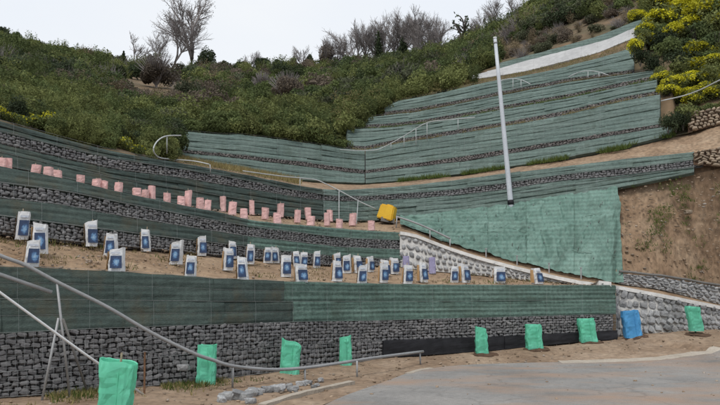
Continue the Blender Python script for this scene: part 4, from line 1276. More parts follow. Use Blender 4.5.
# ------------------------------------------------------------------ yellow tank
yb_ = face_at(W2[-1], W3[0], 387.5, 222)
o = empty('yellow_tank', yb_, 'tilted yellow plastic tank on the dirt beside the white handrail', 'tank')
bm = bmesh.new(); bmesh.ops.create_cube(bm, size=1)
for v in bm.verts: v.co = Vector((v.co.x * 0.54, v.co.y * 0.44, v.co.z * 0.48))
for v in bm.verts:
    if v.co.z > 0: v.co.x *= 0.86; v.co.y *= 0.9
bmesh.ops.bevel(bm, geom=bm.edges[:], offset=0.035, segments=2, affect='EDGES')
me = bpy.data.meshes.new('body'); bm.to_mesh(me); bm.free(); me.materials.append(M_yel)
b_ = obj('body', me, o, loc=(0, 0, 0.30)); b_.rotation_euler = (0, R(15), R(-18))
mb = MB(); mb.tube([(0, 0, 0), (0, 0, 0.035)], 0.10, 18)
q_ = mb.build('lid', M_yel, b_, loc=(0.03, 0.0, 0.235))
mb = MB()
for x in (-0.2, 0.2):
    mb.box((x, 0, -0.25), (0.07, 0.36, 0.05))
mb.build('skid', M_blk, b_)
mb = MB(); mb.box((0, 0, 0.05), (0.44, 0.36, 0.14), Matrix.Rotation(R(10), 3, 'Y'))
mb.build('stand', M_dpost, o)

# ------------------------------------------------------------------ row of loose stones by the road, other loose stones
rocks = rocks_for(M_rub, 2)[0]
rnd = random.Random(9)
spots = []
for i in range(26):
    q = i / 25
    spots.append((222 + 98 * q + rnd.uniform(-2, 2), 402.5 - 18.5 * q + rnd.uniform(-2.5, 2.5), rnd.uniform(0.12, 0.26) * (1.1 - 0.35 * q)))
for i, (x, y, s_) in enumerate(spots):
    p = on_ground(x, y)
    o = obj('loose_stone', rocks[i % 8], loc=p + Vector((0, 0, s_ * 0.22)), label='rough grey stone, %s from the %s in the row beside the pale edging' % (ORD[i if i < 13 else 25 - i], 'left' if i < 13 else 'right'), cat='stone', group='row of rocks by the road')
    o.scale = (s_ * rnd.uniform(0.9, 1.4), s_, s_ * rnd.uniform(0.6, 0.85)); o.rotation_euler = (rnd.uniform(-.2, .2), rnd.uniform(-.2, .2), rnd.uniform(0, 6))
for x, y, s_, lab in ((183, 358, 0.2, 'pale stone lodged on the gabion foot between two mint sleeves'), (250, 403, 0.16, 'single grey stone just in front of the row of rocks'), (688, 260, 0.22, 'pale flat stone lying on the bare bank at right'), (188, 381, 0.12, 'small tan stone beside the second mint sleeve')):
    p = on_ground(x, y) if y > 300 else face_at(bank0, W3[0], x, y)
    if y == 358: p = P(x, 370, 11.95)
    o = obj('loose_stone', rocks_for(M_dry if y < 300 or s_ < 0.15 else M_rub, 2)[0][3], loc=p + Vector((0, 0, s_ * 0.2)), label=lab, cat='stone')
    o.scale = (s_ * 1.3, s_, s_ * 0.7)
bm = bmesh.new(); bmesh.ops.create_icosphere(bm, subdivisions=3, radius=0.09)
for v in bm.verts: v.co = Vector((v.co.x * 1.2, v.co.y * 0.8, v.co.z * 0.7)) * (1 + 0.5 * noise.noise(v.co * 14))
me = bpy.data.meshes.new('crumpled_scrap'); bm.to_mesh(me); bm.free(); me.materials.append(M_rag)
obj('crumpled_scrap', me, loc=on_ground(94.5, 390) + Vector((0, 0, 0.05)), label='small crumpled white scrap on the ground behind the nearest mint sleeve', cat='scrap')
# gravel and clods
def gravel(n, sampler, smin, smax, m, seed, name):
    ms, arrs = rocks_for(m, 1)
    rnd = random.Random(seed); V, Fc, n0 = [], [], 0
    for _ in range(n):
        p = sampler(rnd)
        if p is None: continue
        s_ = smin + (smax - smin) * rnd.random() ** 3
        i = rnd.randrange(8)
        Rm = Matrix.Rotation(rnd.uniform(0, 6.3), 3, 'Z') @ Matrix.Rotation(rnd.uniform(-0.6, 0.6), 3, 'X')
        A = np.array(Rm) @ np.diag((s_ * rnd.uniform(0.8, 1.5), s_, s_ * 0.65))
        va = arrs[i][0] @ A.T + np.array(p)
        V.append(va); Fc.append(arrs[i][1] + n0); n0 += len(va)
    obj(name, mesh(name, np.concatenate(V), np.concatenate(Fc), m), kind='stuff', label='scattered small stones and clods on the ' + ('dirt' if seed < 5 else 'terraces'), cat='gravel')
def gs(rnd):
    x = rnd.uniform(-7, 10); y = rnd.uniform(8.5, 20)
    if inside(np.array([x]), np.array([y]))[0]:
        if rnd.random() > 0.07: return None
        return (x, y, float(gz(x, y)) + 0.055)
    i = np.argmin((base_pl[:, 0] - x) ** 2 + (base_pl[:, 1] - y) ** 2)
    if y > base_pl[i, 1] - 0.02: return None
    return (x, y, float(gz(x, y)) + 0.012)
M_clod = mat('clods', [(0.17, 0.12, 0.08), (0.28, 0.21, 0.15), (0.30, 0.27, 0.24)], 2, 0.95, 0.5, 30, var=0.3)
gravel(4200, gs, 0.015, 0.075, M_clod, 2, 'gravel')
def ts(rnd):
    px = rnd.uniform(-40, 600)
    if rnd.random() < 0.65:
        lo, up, a = W1[-1], T1, 0.15
    else:
        px = rnd.uniform(160, 400); lo, up, a = W2[-1], W3[0], 0.15
    q = rnd.random()
    g = lambda z: float(np.interp(px, PX, z))
    Ya, za, Yb, zb = g(lo[0]) + a, g(lo[1]), g(up[0]), g(up[1])
    Y = Ya + (Yb - Ya) * q; z = za + (zb - za) * q
    return (float(XX(px, Y, z)), Y, z + 0.008)
gravel(1500, ts, 0.015, 0.07, M_clod, 7, 'gravel')

# ================================================================== VEGETATION
def leaf_cloud(pts, nrm, size, seed, aspect=0.6):
    """quads at pts, random orientation leaning to nrm"""
    rs = np.random.RandomState(seed)
    n = len(pts)
    d = rs.normal(size=(n, 3)); d /= np.linalg.norm(d, axis=1)[:, None]
    nn = nrm * 0.7 + d * 0.8; nn /= np.linalg.norm(nn, axis=1)[:, None]
    a = np.cross(nn, rs.normal(size=(n, 3))); a /= np.linalg.norm(a, axis=1)[:, None] + 1e-9
    b = np.cross(nn, a)
    s_ = size * rs.uniform(0.6, 1.4, (n, 1))
    v = np.stack([pts - a * s_, pts + b * s_ * aspect, pts + a * s_, pts - b * s_ * aspect], 1).reshape(-1, 3)
    f = np.arange(n * 4).reshape(n, 4)
    return v, f
def lobes_cloud(seed, n, nl=9, flat=0.8, spread=0.62, lob=0.42):
    rs = np.random.RandomState(seed)
    c = rs.normal(size=(nl, 3)); c /= np.linalg.norm(c, axis=1)[:, None]
    c *= rs.uniform(0.3, 1, (nl, 1)) * spread; c[:, 2] = np.abs(c[:, 2]) * flat + 0.32
    r = lob * rs.uniform(0.6, 1.15, nl)
    k = rs.randint(0, nl, n)
    d = rs.normal(size=(n, 3)); d /= np.linalg.norm(d, axis=1)[:, None]
    rad = rs.uniform(0.55, 1.05, (n, 1)) ** 0.6
    p = c[k] + d * r[k][:, None] * rad
    p[:, 2] = np.maximum(p[:, 2], -0.05)
    return p, d
def shrub_mesh(seed, m, n=1500, size=0.062, **kw):
    p, d = lobes_cloud(seed, n, **kw)
    v, f = leaf_cloud(p, d, size, seed + 1)
    return mesh('crown', v, f, m)
def flowers_mesh(seed, n, size=0.05, **kw):
    p, d = lobes_cloud(seed, n * 3, **kw)
    c = p[:, 2] + 0.25 * np.sin(p[:, 0] * 7 + seed) + 0.25 * np.cos(p[:, 1] * 6 + seed)
    k = np.argsort(-(c + 0.6 * d[:, 2] + np.random.RandomState(seed).normal(size=len(c)) * 0.3))[:n]
    v, f = leaf_cloud(p[k] + d[k] * 0.04, d[k], size, seed + 5, 0.8)
    return mesh('blossom', v, f, M_yfl)
def stem_mesh(seed, n=5):
    rnd = random.Random(seed); mb = MB()
    for _ in range(n):
        a = rnd.uniform(0, 6.3); r = rnd.uniform(0.2, 0.5)
        mb.tube([(0, 0, -0.15), (math.cos(a) * r * 0.4, math.sin(a) * r * 0.4, 0.3), (math.cos(a) * r, math.sin(a) * r, 0.75)], 0.03, 5, 0.01)
    return mesh('stem', mb.v, mb.f, M_bark)
SHR = [shrub_mesh(900 + i, M_leaf[[0, 1, 2, 3, 0, 1, 5, 4][i]], 1500, 0.06, nl=7 + i % 4) for i in range(8)]
def twig_shrub(seed, m, n=130, leaves=300, lm=None):
    rr = random.Random(seed); mb = MB()
    for _ in range(n):
        a = rr.uniform(0, 6.28); e = rr.uniform(0.1, 1.1); L_ = rr.uniform(0.7, 1.25)
        t_ = Vector((math.cos(a) * math.sin(e), math.sin(a) * math.sin(e), math.cos(e))) * L_
        b_0 = Vector((rr.gauss(0, .12), rr.gauss(0, .12), -0.05))
        mb.tube([b_0, b_0 + t_ * 0.5 + Vector((rr.gauss(0, .06), rr.gauss(0, .06), .08)), b_0 + t_], 0.016, 3, 0.006, cap=False)
    return mesh('crown', mb.v, mb.f, m)
def upright_shrub(seed, m, n=1500):
    rs = np.random.RandomState(seed)
    k = rs.randint(0, 26, n); a = rs.uniform(0, 6.283, 26); r = rs.uniform(0.05, 0.55, 26); h = rs.uniform(0.7, 1.5, 26)
    q = rs.uniform(0.1, 1, n)
    c = np.stack([np.cos(a[k]) * r[k] * (0.5 + 0.8 * q), np.sin(a[k]) * r[k] * (0.5 + 0.8 * q), h[k] * q], 1) + rs.normal(size=(n, 3)) * 0.06
    d = np.stack([np.cos(a[k]), np.sin(a[k]), 0.6 + 0 * q], 1)
    v, f = leaf_cloud(c, d, 0.055, seed, 0.4)
    return mesh('crown', v, f, m)
M_dry2 = leafmat('dry_scrub', (0.17, 0.135, 0.085), (0.25, 0.20, 0.125))
SHR += [twig_shrub(70, M_twig), upright_shrub(71, M_leaf[2]), upright_shrub(72, M_leaf[1]), upright_shrub(73, M_dry2, 1100), shrub_mesh(930, M_leaf[2], 1400, 0.05, nl=10), twig_shrub(74, M_twig, 90)]
STEM = [stem_mesh(40 + i) for i in range(3)]
FLW = [flowers_mesh(900 + i, 1500, 0.05, nl=7 + i % 4) for i in range(4)]
FLS = [flowers_mesh(901 + i, 150, 0.06, nl=7 + (1 + i) % 4) for i in range(2)]

def hill_at(px, py):                                     # q on the hill whose ground shows at photo row py
    lo, hi = 0.0, 1.0
    for _ in range(18):
        q = (lo + hi) / 2
        p = hill_pt(px, q)
        if (p.z - CAMZ) / p.y < float(tt(py)): lo = q
        else: hi = q
    return hill_pt(px, (lo + hi) / 2)
# ---- the scrub that reads as one mass: one object, shrubs set by geometry nodes
tmpl = bpy.data.collections.new('scrub_templates')
for i, me in enumerate(SHR):
    t_ = bpy.data.objects.new('scrub_template_%02d' % i, me)
    tmpl.objects.link(t_)
rnd = random.Random(31)
pts, rot, scl, idx = [], [], [], []
footrow = HC[:, HILL0, :]
def foot_py(px):
    Y, z = np.interp(px, PX, footrow[:, 0]), np.interp(px, PX, footrow[:, 1])
    t = (z - CAMZ) / Y                                   # invert tt
    v = (t * CP - SP) / (CP + t * SP)
    return 202.5 - v * F
def keep_clear(px, py):
    if 400 < px < 500 and py > 84 - (px - 400) * 0.12 and py < 105: return rnd.random() < 0.6     # thin scrub over bare earth
    if 495 < px < 645 and py > 42 - (px - 520) * 0.36 : return rnd.random() < 0.8
    if px > 640: return rnd.random() < 0.82
    return False
for i in range(5200):
    px = rnd.uniform(-150, 870)
    fy = float(foot_py(px)); sy = float(np.interp(px, PX, sm(skyl(PX), 4)))
    py = sy + (fy - sy) * rnd.random()
    if keep_clear(px, py): continue
    if (124 < px < 188 and 58 < py < 108) or (250 < px < 312 and 78 < py < 112):
        if rnd.random() < 0.85: continue
    p = hill_at(px, py)
    if (px < 50 or 116 < px < 146) and p.y < float(np.interp(px, PX, footrow[:, 0])) + 1.6: continue
    r = p.y * rnd.uniform(0.011, 0.028)
    r = min(max(r, 0.28), 1.25)
    n_ = noise.noise(Vector((p.x * 0.06, p.y * 0.05, 0)))
    n2 = rnd.random()
    k = 1
    if n_ < -0.12: k = rnd.choice((0, 4, 6, 6, 3))
    elif n_ > 0.2: k = rnd.choice((1, 2, 5, 2))
    else: k = rnd.choice((0, 1, 3, 4, 5))
    n3 = noise.noise(Vector((p.x * 0.16, p.y * 0.14, 9)))
    if n3 < -0.28 and n2 < 0.5: k = rnd.choice((7, 11, 8, 7))
    elif n3 > 0.22: k = rnd.choice((9, 12, 2, 10, 12))
    elif n2 < 0.02: k = rnd.choice((8, 13))
    elif n2 < 0.2: k = rnd.choice((9, 10, 10, 12))
    if 500 < px < 640 and py > 42 - (px - 520) * 0.36: k = rnd.choice((7, 11, 11, 8)) if n2 < 0.75 else 3; r *= 0.6
    if 225 < px < 330 and 60 < py < 100 and n2 < 0.3: k = 7
    if px > 640: k = rnd.choice((1, 2, 5, 9, 12, 12))
    pts.append(p); scl.append((r * rnd.uniform(0.9, 1.3), r * rnd.uniform(0.9, 1.3), r * rnd.uniform(0.75, 1.25))); rot.append((0, 0, rnd.uniform(0, 6.28))); idx.append(k)
for i in range(330):                                     # larger domes standing out of the scrub
    px = rnd.uniform(-150, 650)
    fy = float(foot_py(px)); sy = float(np.interp(px, PX, sm(skyl(PX), 4)))
    py = sy + (fy - sy) * rnd.uniform(0.05, 0.92)
    if keep_clear(px, py) or (495 < px and py > 30) or (118 < px < 194 and 58 < py < 112): continue
    p = hill_at(px, py); r = min(max(p.y * rnd.uniform(0.020, 0.030), 0.45), 1.6)
    pts.append(p); scl.append((r, r, r * rnd.uniform(0.8, 1.1))); rot.append((0, 0, rnd.uniform(0, 6.28))); idx.append(rnd.choice((0, 1, 2, 3, 5, 6, 6, 4, 12, 10, 7)))
for i in range(260):                                     # along the crest, to break the skyline
    px = rnd.uniform(-150, 870); p = hill_pt(px, rnd.uniform(0.93, 1.0))
    r = p.y * rnd.uniform(0.008, 0.015)
    pts.append(p); scl.append((r, r, r * rnd.uniform(0.8, 1.4))); rot.append((0, 0, rnd.uniform(0, 6.28))); idx.append(rnd.choice((0, 3, 4, 6, 6, 7)))
me = bpy.data.meshes.new('hillside_scrub')
me.from_pydata([tuple(p) for p in pts], [], [])
for nm, dat, ty in (('scl', scl, 'FLOAT_VECTOR'), ('rot', rot, 'FLOAT_VECTOR')):
    at_ = me.attributes.new(nm, ty, 'POINT'); at_.data.foreach_set('vector', np.array(dat, np.float32).ravel())
at_ = me.attributes.new('idx', 'INT', 'POINT'); at_.data.foreach_set('value', np.array(idx, np.int32))
scrub = obj('hillside_scrub', me, kind='stuff', label='dense green scrub covering the hill behind the terraces', cat='scrub')
ng = bpy.data.node_groups.new('scrub_scatter', 'GeometryNodeTree')
ng.interface.new_socket('Geometry', in_out='INPUT', socket_type='NodeSocketGeometry')
ng.interface.new_socket('Geometry', in_out='OUTPUT', socket_type='NodeSocketGeometry')
gi = ng.nodes.new('NodeGroupInput'); go = ng.nodes.new('NodeGroupOutput')
ci = ng.nodes.new('GeometryNodeCollectionInfo'); ci.inputs['Collection'].default_value = tmpl
ci.inputs['Separate Children'].default_value = True; ci.inputs['Reset Children'].default_value = True
iop = ng.nodes.new('GeometryNodeInstanceOnPoints'); iop.inputs['Pick Instance'].default_value = True
def na(nm, ty):
    n_ = ng.nodes.new('GeometryNodeInputNamedAttribute'); n_.data_type = ty; n_.inputs['Name'].default_value = nm
    return n_.outputs['Attribute']
e2r = ng.nodes.new('FunctionNodeEulerToRotation')
ng.links.new(na('rot', 'FLOAT_VECTOR'), e2r.inputs[0])
ng.links.new(gi.outputs[0], iop.inputs['Points']); ng.links.new(ci.outputs[0], iop.inputs['Instance'])
ng.links.new(na('idx', 'INT'), iop.inputs['Instance Index']); ng.links.new(e2r.outputs[0], iop.inputs['Rotation'])
ng.links.new(na('scl', 'FLOAT_VECTOR'), iop.inputs['Scale']); ng.links.new(iop.outputs[0], go.inputs[0])
md = scrub.modifiers.new('scatter', 'NODES'); md.node_group = ng

# ---- single shrubs that can be picked out
def shrub(p, r, k, label, group, fl=None, tall=1.0, name='shrub', rz=0):
    o = empty(name, p, label, 'shrub', group, rz)
    obj('crown', SHR[k], o); obj('stem', STEM[k % 3], o)
    if fl is not None: obj('blossom', FLW[fl] if fl < 4 else FLS[fl - 4], o)
    o.scale = (r, r * 0.95, r * tall)
    return o
rnd = random.Random(12)
for i in range(20):                                      # along the top of wall 3, left
    px = -30 + i * 10.5 + rnd.uniform(-3, 3)
    p = hill_pt(px, rnd.uniform(0.004, 0.03))
    yel = px < 48 or 118 < px < 142
    r = rnd.uniform(0.26, 0.42) if yel else rnd.uniform(0.3, 0.5)
    if yel: shrub(p, r, rnd.choice((1, 2)), 'low yellow-flowering bush along the top of the dark netted wall at left', 'yellow bushes above the left wall', (4, 5)[i % 2], 0.9, 'flowering_bush', rnd.uniform(0, 6))
    else: shrub(p, r, rnd.choice((1, 2, 5)), 'leafy green bush growing along the top of the dark netted wall at left', 'green bushes above the left wall', None, 1.0, 'shrub', rnd.uniform(0, 6))
for i in range(14):                                      # along the top of wall 4, left of the corner
    px = 186 + i * 11.2 + rnd.uniform(-3, 3)
    p = hill_pt(px, rnd.uniform(0.004, 0.02))
    shrub(p, rnd.uniform(0.35, 0.6), rnd.choice((1, 2, 5, 0)), 'green bush above the pale corner wall, %s from the left' % ORD[i], 'bushes above the corner wall', None, 1.0, 'shrub', rnd.uniform(0, 6))
for i, (px, py, r, k) in enumerate(((353, 104, 0.95, 0), (338, 112, 0.8, 1), (368, 98, 0.9, 6), (330, 125, 0.6, 2), (384, 94, 0.7, 0), (345, 88, 1.0, 3), (413, 88, 0.9, 0), (422, 86, 0.75, 6))):
    p = hill_at(px, py)
    shrub(p, r, k, 'rounded evergreen shrub at the left end of the stepped tiers', 'evergreen shrubs beside the stepped tiers', None, 1.05, 'shrub', i)
for i, (px, py, r) in enumerate(((648, 40, 0.9), (664, 30, 1.0), (684, 22, 1.0), (704, 26, 1.0), (720, 34, 1.0), (646, 62, 0.6), (636, 56, 0.55), (700, 62, 0.75), (716, 70, 0.7), (708, 84, 0.6), (690, 88, 0.55), (672, 90, 0.5), (716, 100, 0.6), (696, 106, 0.5), (680, 103, 0.45), (662, 92, 0.4), (735, 60, 0.8), (738, 90, 0.7), (654, 14, 1.0), (676, 5, 1.0), (642, 50, 0.5), (656, 48, 0.6), (672, 42, 0.7), (688, 36, 0.8), (668, 82, 0.45), (684, 82, 0.5), (700, 76, 0.6), (704, 98, 0.5), (688, 98, 0.45), (670, 98, 0.4), (664, 104, 0.35), (714, 88, 0.6), (710, 14, 1.0), (694, 8, 1.0), (640, 68, 0.45))):
    p = hill_at(px, py)
    shrub(p, r * 1.15, (12, 2)[i % 2], 'broom bush covered in yellow flowers on the slope at right', 'yellow broom bushes at right', i % 4, 0.85, 'flowering_bush', i)
for i, (px, py, r) in enumerate(((662, 52, 0.85), (684, 60, 1.0), (676, 74, 0.9), (698, 44, 1.0), (655, 76, 0.6), (716, 52, 0.9), (690, 74, 0.7))):
    p = hill_at(px, py)
    shrub(p, r, (6, 0)[i % 2], 'dark green shrub among the yellow broom at right', 'dark shrubs at right', None, 1.1, 'shrub', i)
for i, (px, py, r) in enumerate(((640, 58, 0.5), (637, 48, 0.5), (660, 84, 0.4), (664, 93, 0.4), (661, 75, 0.45), (668, 100, 0.4))):
    p = P(px, py, float(np.interp(px, PX, TB[-1][0])) - (0.2 if px > 650 else 0))
    shrub(p - Vector((0, 0, 0.25)), r, (6, 12, 1)[i % 3], 'bush crowding the right end of the stepped netted tiers', 'bushes at the right end of the tiers', 1 if i % 2 else None, 1.3, 'shrub', i)
for i, (px, py) in enumerate(((668, 131), (676, 130), (683, 128))):
    p = P(px, py, 23.0)
    shrub(p, 0.42, 6, '%s clump of dark ivy between the netted wall end and dry-stone wall' % ('left', 'middle', 'right')[i], 'ivy beside the dry-stone wall', None, 1.35, 'shrub', i)

# ---- trees
def bare_tree(seed, h, spread=0.5, nb=4, depth=5, r0=0.035, up=0.25, fork=0.12, twig=0.010, lean=0.0):
    """returns trunk builder, branches builder and the tips; unit tree scaled by h"""
    rnd = random.Random(seed)
    T, B, tips = MB(), MB(), []
    def grow(p, d, L_, r, lvl):
        n = 3; pts_ = [p]; q = p; dd = d.copy()
        for _ in range(n):
            dd = (dd + Vector((rnd.gauss(0, .12), rnd.gauss(0, .12), rnd.gauss(0, .08) + up * 0.12))).normalized()
            q = q + dd * L_ / n; pts_.append(q)
        (T if lvl == 0 else B).tube(pts_, r, 7 if lvl < 2 else (5 if lvl < 3 else 3), max(r * 0.62, twig), cap=False)
        if lvl >= depth: tips.append(q); return
        k = nb if lvl < 5 else 2
        for j in range(k):
            t = 1.0 if j == 0 else rnd.uniform(0.35, 1.0)
            base = pts_[min(n, int(t * n))]
            ang = rnd.uniform(0, 6.283); tilt = spread * (0.35 if j == 0 else rnd.uniform(0.7, 1.3))
            a = dd.orthogonal().normalized(); b = dd.cross(a)
            nd = (dd * math.cos(tilt) + (a * math.cos(ang) + b * math.sin(ang)) * math.sin(tilt)).normalized()
            grow(base, nd, L_ * rnd.uniform(0.62, 0.82), max(r * (0.62 if j else 0.72), twig), lvl + 1)
    grow(Vector((0, 0, -0.3)), Vector((lean, 0, 1)).normalized(), h * 0.30, r0 * h, 0)
    return T, B, tips
def tree(px, base_py, top_py, seed, label, group=None, name='bare_tree', leaf=None, nleaf=0, lsize=0.12, mb_=M_twig, q=None, **kw):
    p = hill_at(px, base_py) if q is None else hill_pt(px, q)
    H = (CAMZ + float(tt(top_py)) * p.y) - p.z
    T, B, tips = bare_tree(seed, H, **kw)
    zt = max(v[2] for v in B.v)
    k = H / zt
    o = empty(name, p, label, 'tree', group)
    for nm, b, m in (('trunk', T, M_bark), ('branches', B, mb_)):
        b.v = [(v[0] * k, v[1] * k, v[2] * k) for v in b.v]
        b.build(nm, m, o)
    if leaf is not None:
        rs = np.random.RandomState(seed)
        tp = np.array([tuple(t) for t in tips]) * k
        c = tp[rs.randint(0, len(tp), nleaf)] + rs.normal(size=(nleaf, 3)) * H * 0.025
        v, f = leaf_cloud(c, rs.normal(size=(nleaf, 3)), lsize, seed)
        obj('crown', mesh('crown', v, f, leaf), o)
    return o
M_gleaf = leafmat('withered_leaf', (0.07, 0.062, 0.05), (0.11, 0.10, 0.075))
tree(189, 66, -9, 1, 'tall bare tree with withered leaves, the largest on the skyline', None, leaf=M_gleaf, nleaf=1300, lsize=0.07, q=0.985, spread=0.46, nb=3, depth=8, r0=0.028, twig=0.008)
tree(171, 66, 16, 2, 'pale many-branched bare tree just left of the largest skyline tree', None, q=0.985, spread=0.46, nb=3, depth=7, r0=0.018, twig=0.007)
tree(150, 66, 26, 3, 'small fine-twigged bare tree behind the brown bush', None, q=0.985, spread=0.5, nb=3, depth=7, r0=0.018, twig=0.007)
tree(132, 66, 31, 4, 'thin spreading bare tree, leftmost bare tree on the skyline', None, q=0.985, spread=0.6, nb=3, depth=5, r0=0.02, twig=0.014)
bares = [(345, 30, 5), (360, 22, 6), (374, 17, 7), (386, 11, 8), (398, 9, 9), (411, 8, 10), (423, 10, 11), (434, 15, 12), (443, 20, 13), (352, 24, 20), (367, 16, 21), (380, 18, 22), (392, 7, 23), (405, 12, 24), (417, 6, 25), (428, 12, 26), (439, 14, 27), (328, 38, 14), (303, 45, 15), (250, 50, 16), (498, -2, 17), (510, -8, 18), (488, 8, 19)]
for px, ty, sd in bares:
    g = 'bare trees on the middle skyline' if px > 320 and px < 450 else ('bare trees on the right skyline' if px > 480 else 'small bare trees on the skyline')
    mid = sorted(b[0] for b in bares if 320 < b[0] < 450)
    lab = 'grey leafless tree, %s from the left in the middle skyline clump' % ORD[mid.index(px)] if 320 < px < 450 else ('hazy leafless tree on the steep skyline above the pole' if px > 480 else 'small leafless tree on the low part of the skyline')
    if px > 480: lab = {488: 'left', 498: 'middle', 510: 'right'}[px] + ' one of three ' + lab.replace('tree', 'trees')
    elif px < 320: lab += (' left of the dark round evergreen' if px == 250 else ' just left of the grey-brown tree')
    tree(px, 0, ty, sd * 3 + 1, lab, g, q=0.985, spread=0.42 + 0.12 * (sd % 3) / 2, nb=3, depth=7, r0=0.020, twig=0.007)
tree(463, 0, 12, 77, 'dark crooked tree with thick bent limbs on the skyline', None, q=0.985, spread=0.75, nb=3, depth=3, r0=0.045, twig=0.03, mb_=M_bark, leaf=M_leaf[5], nleaf=260, lsize=0.13)
def leafy_tree(px, q, top_py, wpx, label, group, k, seed, cone=False, n=2600, lsz=0.10, twiggy=False):
    p = hill_pt(px, q) if q <= 1 else hill_at(px, q)
    H = (CAMZ + float(tt(top_py)) * p.y) - p.z
    rw_ = wpx / F * p.y / 2
    o = empty('tree', p, label, 'tree', group)
    rs = np.random.RandomState(seed)
    if cone:
        z = rs.uniform(0.05, 1, n); rr = (1 - z) ** 0.85 * rs.uniform(0.5, 1, n); a = rs.uniform(0, 6.283, n)
        rr *= 1 + 0.25 * np.sin(z * 40)
        c = np.stack([np.cos(a) * rr * rw_, np.sin(a) * rr * rw_, z * H], 1); d = np.stack([np.cos(a), np.sin(a), 0.4 + 0 * a], 1)
    else:
        c, d = lobes_cloud(seed, n, nl=14, flat=0.9, spread=0.68, lob=0.36)
        c = (c + np.array([0, 0, 0.1])) * np.array([rw_, rw_, H / 1.35])
    v, f = leaf_cloud(c, d, lsz, seed + 2)
    obj('crown', mesh('crown', v, f, M_leaf[k]), o)
    mb = MB(); mb.tube([(0, 0, -0.4), (0.05, 0, H * 0.45), (0, 0.05, H * (0.97 if cone else 0.75))], 0.10, 7, 0.02)
    if twiggy:
        rr = random.Random(seed)
        for _ in range(160):
            a = rr.uniform(0, 6.28); e = rr.uniform(0.2, 1.0); L_ = rr.uniform(0.8, 1.08)
            t_ = Vector((math.cos(a) * math.sin(e) * rw_ * L_, math.sin(a) * math.sin(e) * rw_ * L_, H * (0.15 + 0.85 * math.cos(e) * L_)))
            mb.tube([(0, 0, H * 0.05), t_ * 0.5 + Vector((0, 0, H * 0.1)), t_], 0.03, 3, 0.012)
    mb.build('trunk', M_bark if not twiggy else M_twig, o)
leafy_tree(156, 88, 52, 56, 'rounded brown leafless-looking bush below the largest skyline tree', None, 4, 51, n=5200, lsz=0.075, twiggy=True)
leafy_tree(287, 104, 72, 50, 'brownish tangled bush halfway up the hill behind the corner wall', None, 4, 66, n=4200, lsz=0.06, twiggy=True)
leafy_tree(262, 98, 72, 30, 'smaller brown bush left of the tangled one halfway up the hill', None, 4, 67, n=1800, lsz=0.05, twiggy=True)
leafy_tree(206, 0.97, 43, 26, 'dark bushy tree at the right foot of the largest skyline tree', None, 5, 52)
leafy_tree(123, 0.97, 51, 11, 'small dark pointed conifer left of the brown bush', 'small conifers on the skyline', 5, 53, True, 1400, 0.08)
leafy_tree(112, 0.97, 55, 10, 'small blunt dark conifer, left one of the skyline pair', 'small conifers on the skyline', 5, 54, True, 1400, 0.08)
leafy_tree(262, 0.97, 52, 24, 'dark round evergreen on the dip of the skyline', 'evergreens on the skyline', 5, 55)
leafy_tree(226, 0.98, 57, 16, 'low dark evergreen on the skyline right of the largest tree', 'evergreens on the skyline', 0, 56)
leafy_tree(327, 0.97, 40, 24, 'grey-brown rounded tree left of the bare clump', None, 4, 57, twiggy=True)
leafy_tree(4, 0.985, 21, 16, 'dark evergreen at the left edge of the skyline', 'evergreens on the left skyline', 5, 58)
leafy_tree(16, 0.985, 29, 20, 'dark evergreen second from the left edge of the skyline', 'evergreens on the left skyline', 0, 59)
leafy_tree(34, 0.985, 37, 22, 'low dark evergreen third from the left edge of the skyline', 'evergreens on the left skyline', 5, 60)
leafy_tree(56, 0.985, 43, 20, 'dark shaggy evergreen above the middle of the left slope', 'evergreens on the left skyline', 5, 61)
leafy_tree(84, 0.985, 52, 22, 'low dark evergreen where the left skyline dips', 'evergreens on the left skyline', 0, 62)
leafy_tree(378, 0.96, 27, 10, 'ivy-clad dark tree inside the bare clump on the skyline', None, 5, 63, n=1200)
leafy_tree(403, 0.96, 36, 14, 'dark bush at the foot of the bare clump on the skyline', None, 5, 64, n=1500)
leafy_tree(473, 0.97, 25, 18, 'dark bush right of the crooked skyline tree', None, 5, 65, n=1800)

# ---- grass and weeds
def grass(name, n, sampler, hmin, hmax, m, seed, label):
    rs = random.Random(seed); V = []
    for _ in range(n):
        p = sampler(rs)
        if p is None: continue
        for _k in range(4):
            b = Vector(p) + Vector((rs.gauss(0, .035), rs.gauss(0, .035), 0))
            h = rs.uniform(hmin, hmax); a = rs.uniform(0, 6.28); w_ = 0.006 + h * 0.03
            s_ = Vector((math.cos(a), math.sin(a), 0)) * w_
            V += [b - s_, b + s_, b + Vector((rs.gauss(0, .4) * h, rs.gauss(0, .4) * h, h))]
    f = np.arange(len(V)).reshape(-1, 3)
    obj(name, mesh(name, np.array([tuple(v) for v in V]), f, m), kind='stuff', label=label, cat='grass')
def band(px0, px1, lo, up, q0, q1, dens=None, dz=0.0):
    def f(rs):
        px = rs.uniform(px0, px1); q = rs.uniform(q0, q1)
        if dens and noise.noise(Vector((px * dens[0], q * dens[1], dens[2]))) < dens[3]: return None
        g = lambda z: float(np.interp(px, PX, z))
        Y = g(lo[0]) + (g(up[0]) - g(lo[0])) * q; z = g(lo[1]) + (g(up[1]) - g(lo[1])) * q
        return (float(XX(px, Y, z)), Y, z + dz)
    return f
grass('grass', 1000, band(625, 760, bank0, W3[0], 0.02, 0.98, (0.045, 5, 1, 0.22)), 0.05, 0.16, M_grass, 1, 'patches of short green grass on the bare bank at right')
grass('grass', 1500, band(375, 675, W3[-1], W4[0], 0.78, 1.0, (0.03, 1, 5, -0.12)), 0.05, 0.22, M_grass, 2, 'dark weeds along the foot of the corner wall above the path')
grass('grass', 1500, band(150, 300, W3[-1], W4[0], 0.15, 1.0, None), 0.08, 0.22, M_dryg, 3, 'yellowish grass on the ledge below the pale netted wall at left')
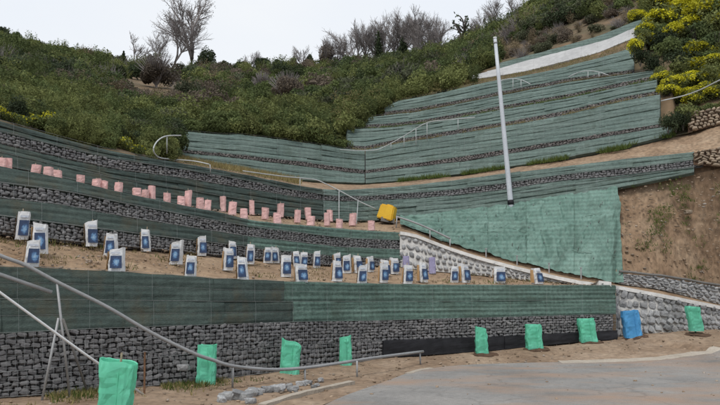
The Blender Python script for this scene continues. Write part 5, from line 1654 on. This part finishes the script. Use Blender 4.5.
grass('grass', 1500, band(-40, 560, W1[-1], T1, 0.1, 1.0, (0.03, 3, 7, 0.05)), 0.02, 0.08, M_dryg, 4, 'dry straw-coloured grass on the terrace of white sacks')
grass('grass', 1600, band(330, 640, TC[-1], CB, 0.0, 1.0, None), 0.04, 0.12, M_dryg, 5, 'dry grass below the concrete channel')
grass('grass', 260, band(-40, 560, W1[-1], T1, 0.1, 0.95, (0.05, 4, 17, 0.30)), 0.04, 0.12, M_grass, 6, 'green tufts on the terrace of white sacks')
def nearw(rs):
    px = rs.uniform(-30, 260)
    Y = float(np.interp(px, PX, B1[0])) - abs(rs.gauss(0, 0.35)) - 0.05
    if noise.noise(Vector((px * 0.03, Y * 0.8, 0))) < 0.02: return None
    X = float(XX(px, Y, 0)); return (X, Y, float(gz(X, Y)))
grass('grass', 420, nearw, 0.03, 0.12, M_grass, 7, 'weeds along the foot of the lowest gabion wall at left')
grass('grass', 700, nearw, 0.03, 0.10, M_dryg, 8, 'dry straw along the foot of the lowest gabion wall at left')

for lo_, up_, a_, b_2, sd_, lb_ in ((W4[-1], TA[0], 350, 655, 21, 'thin dry weeds on the ledge above the corner wall'), (TA[-1], TB[0], 366, 655, 22, 'thin dry weeds on the middle ledge of the stepped tiers'), (TB[-1], TC[0], 386, 632, 23, 'thin dry weeds on the highest ledge of the stepped tiers')):
    grass('grass', 1100, band(a_, b_2, lo_, up_, -0.2, 0.9, (0.03, 1, sd_, -0.15)), 0.04, 0.14, M_dryg if sd_ != 22 else M_grass, sd_, lb_)
grass('grass', 650, band(645, 690, bank0, W3[0], 0.40, 0.90, (0.06, 4, 31, 0.05)), 0.03, 0.10, M_grass, 24, 'green streak of grass running down the bare bank')
def banks(rs):
    p = band(622, 770, bank0, W3[0], 0.02, 0.98)(rs)
    return (p[0], p[1] + 0.03, p[2] + 0.02)
gravel(900, banks, 0.02, 0.10, M_clod, 8, 'gravel')

for px_, top_, w_p, k_l, sd_, lb_ in ((240, 58, 18, 0, 81, 'low green tree on the skyline dip, between two evergreens'), (278, 55, 20, 5, 82, 'dark low tree on the skyline right of the round evergreen'), (292, 56, 16, 3, 83, 'greyish low tree on the skyline dip, beside a leafless one'), (312, 51, 18, 5, 84, 'dark tree on the skyline just left of the grey-brown one'), (100, 53, 20, 5, 85, 'low dark tree on the left skyline beside the conifers'), (70, 46, 18, 0, 86, 'shaggy green tree halfway along the left skyline')):
    leafy_tree(px_, 0.97, top_, w_p, lb_, 'low trees along the skyline', k_l, sd_, n=1800)
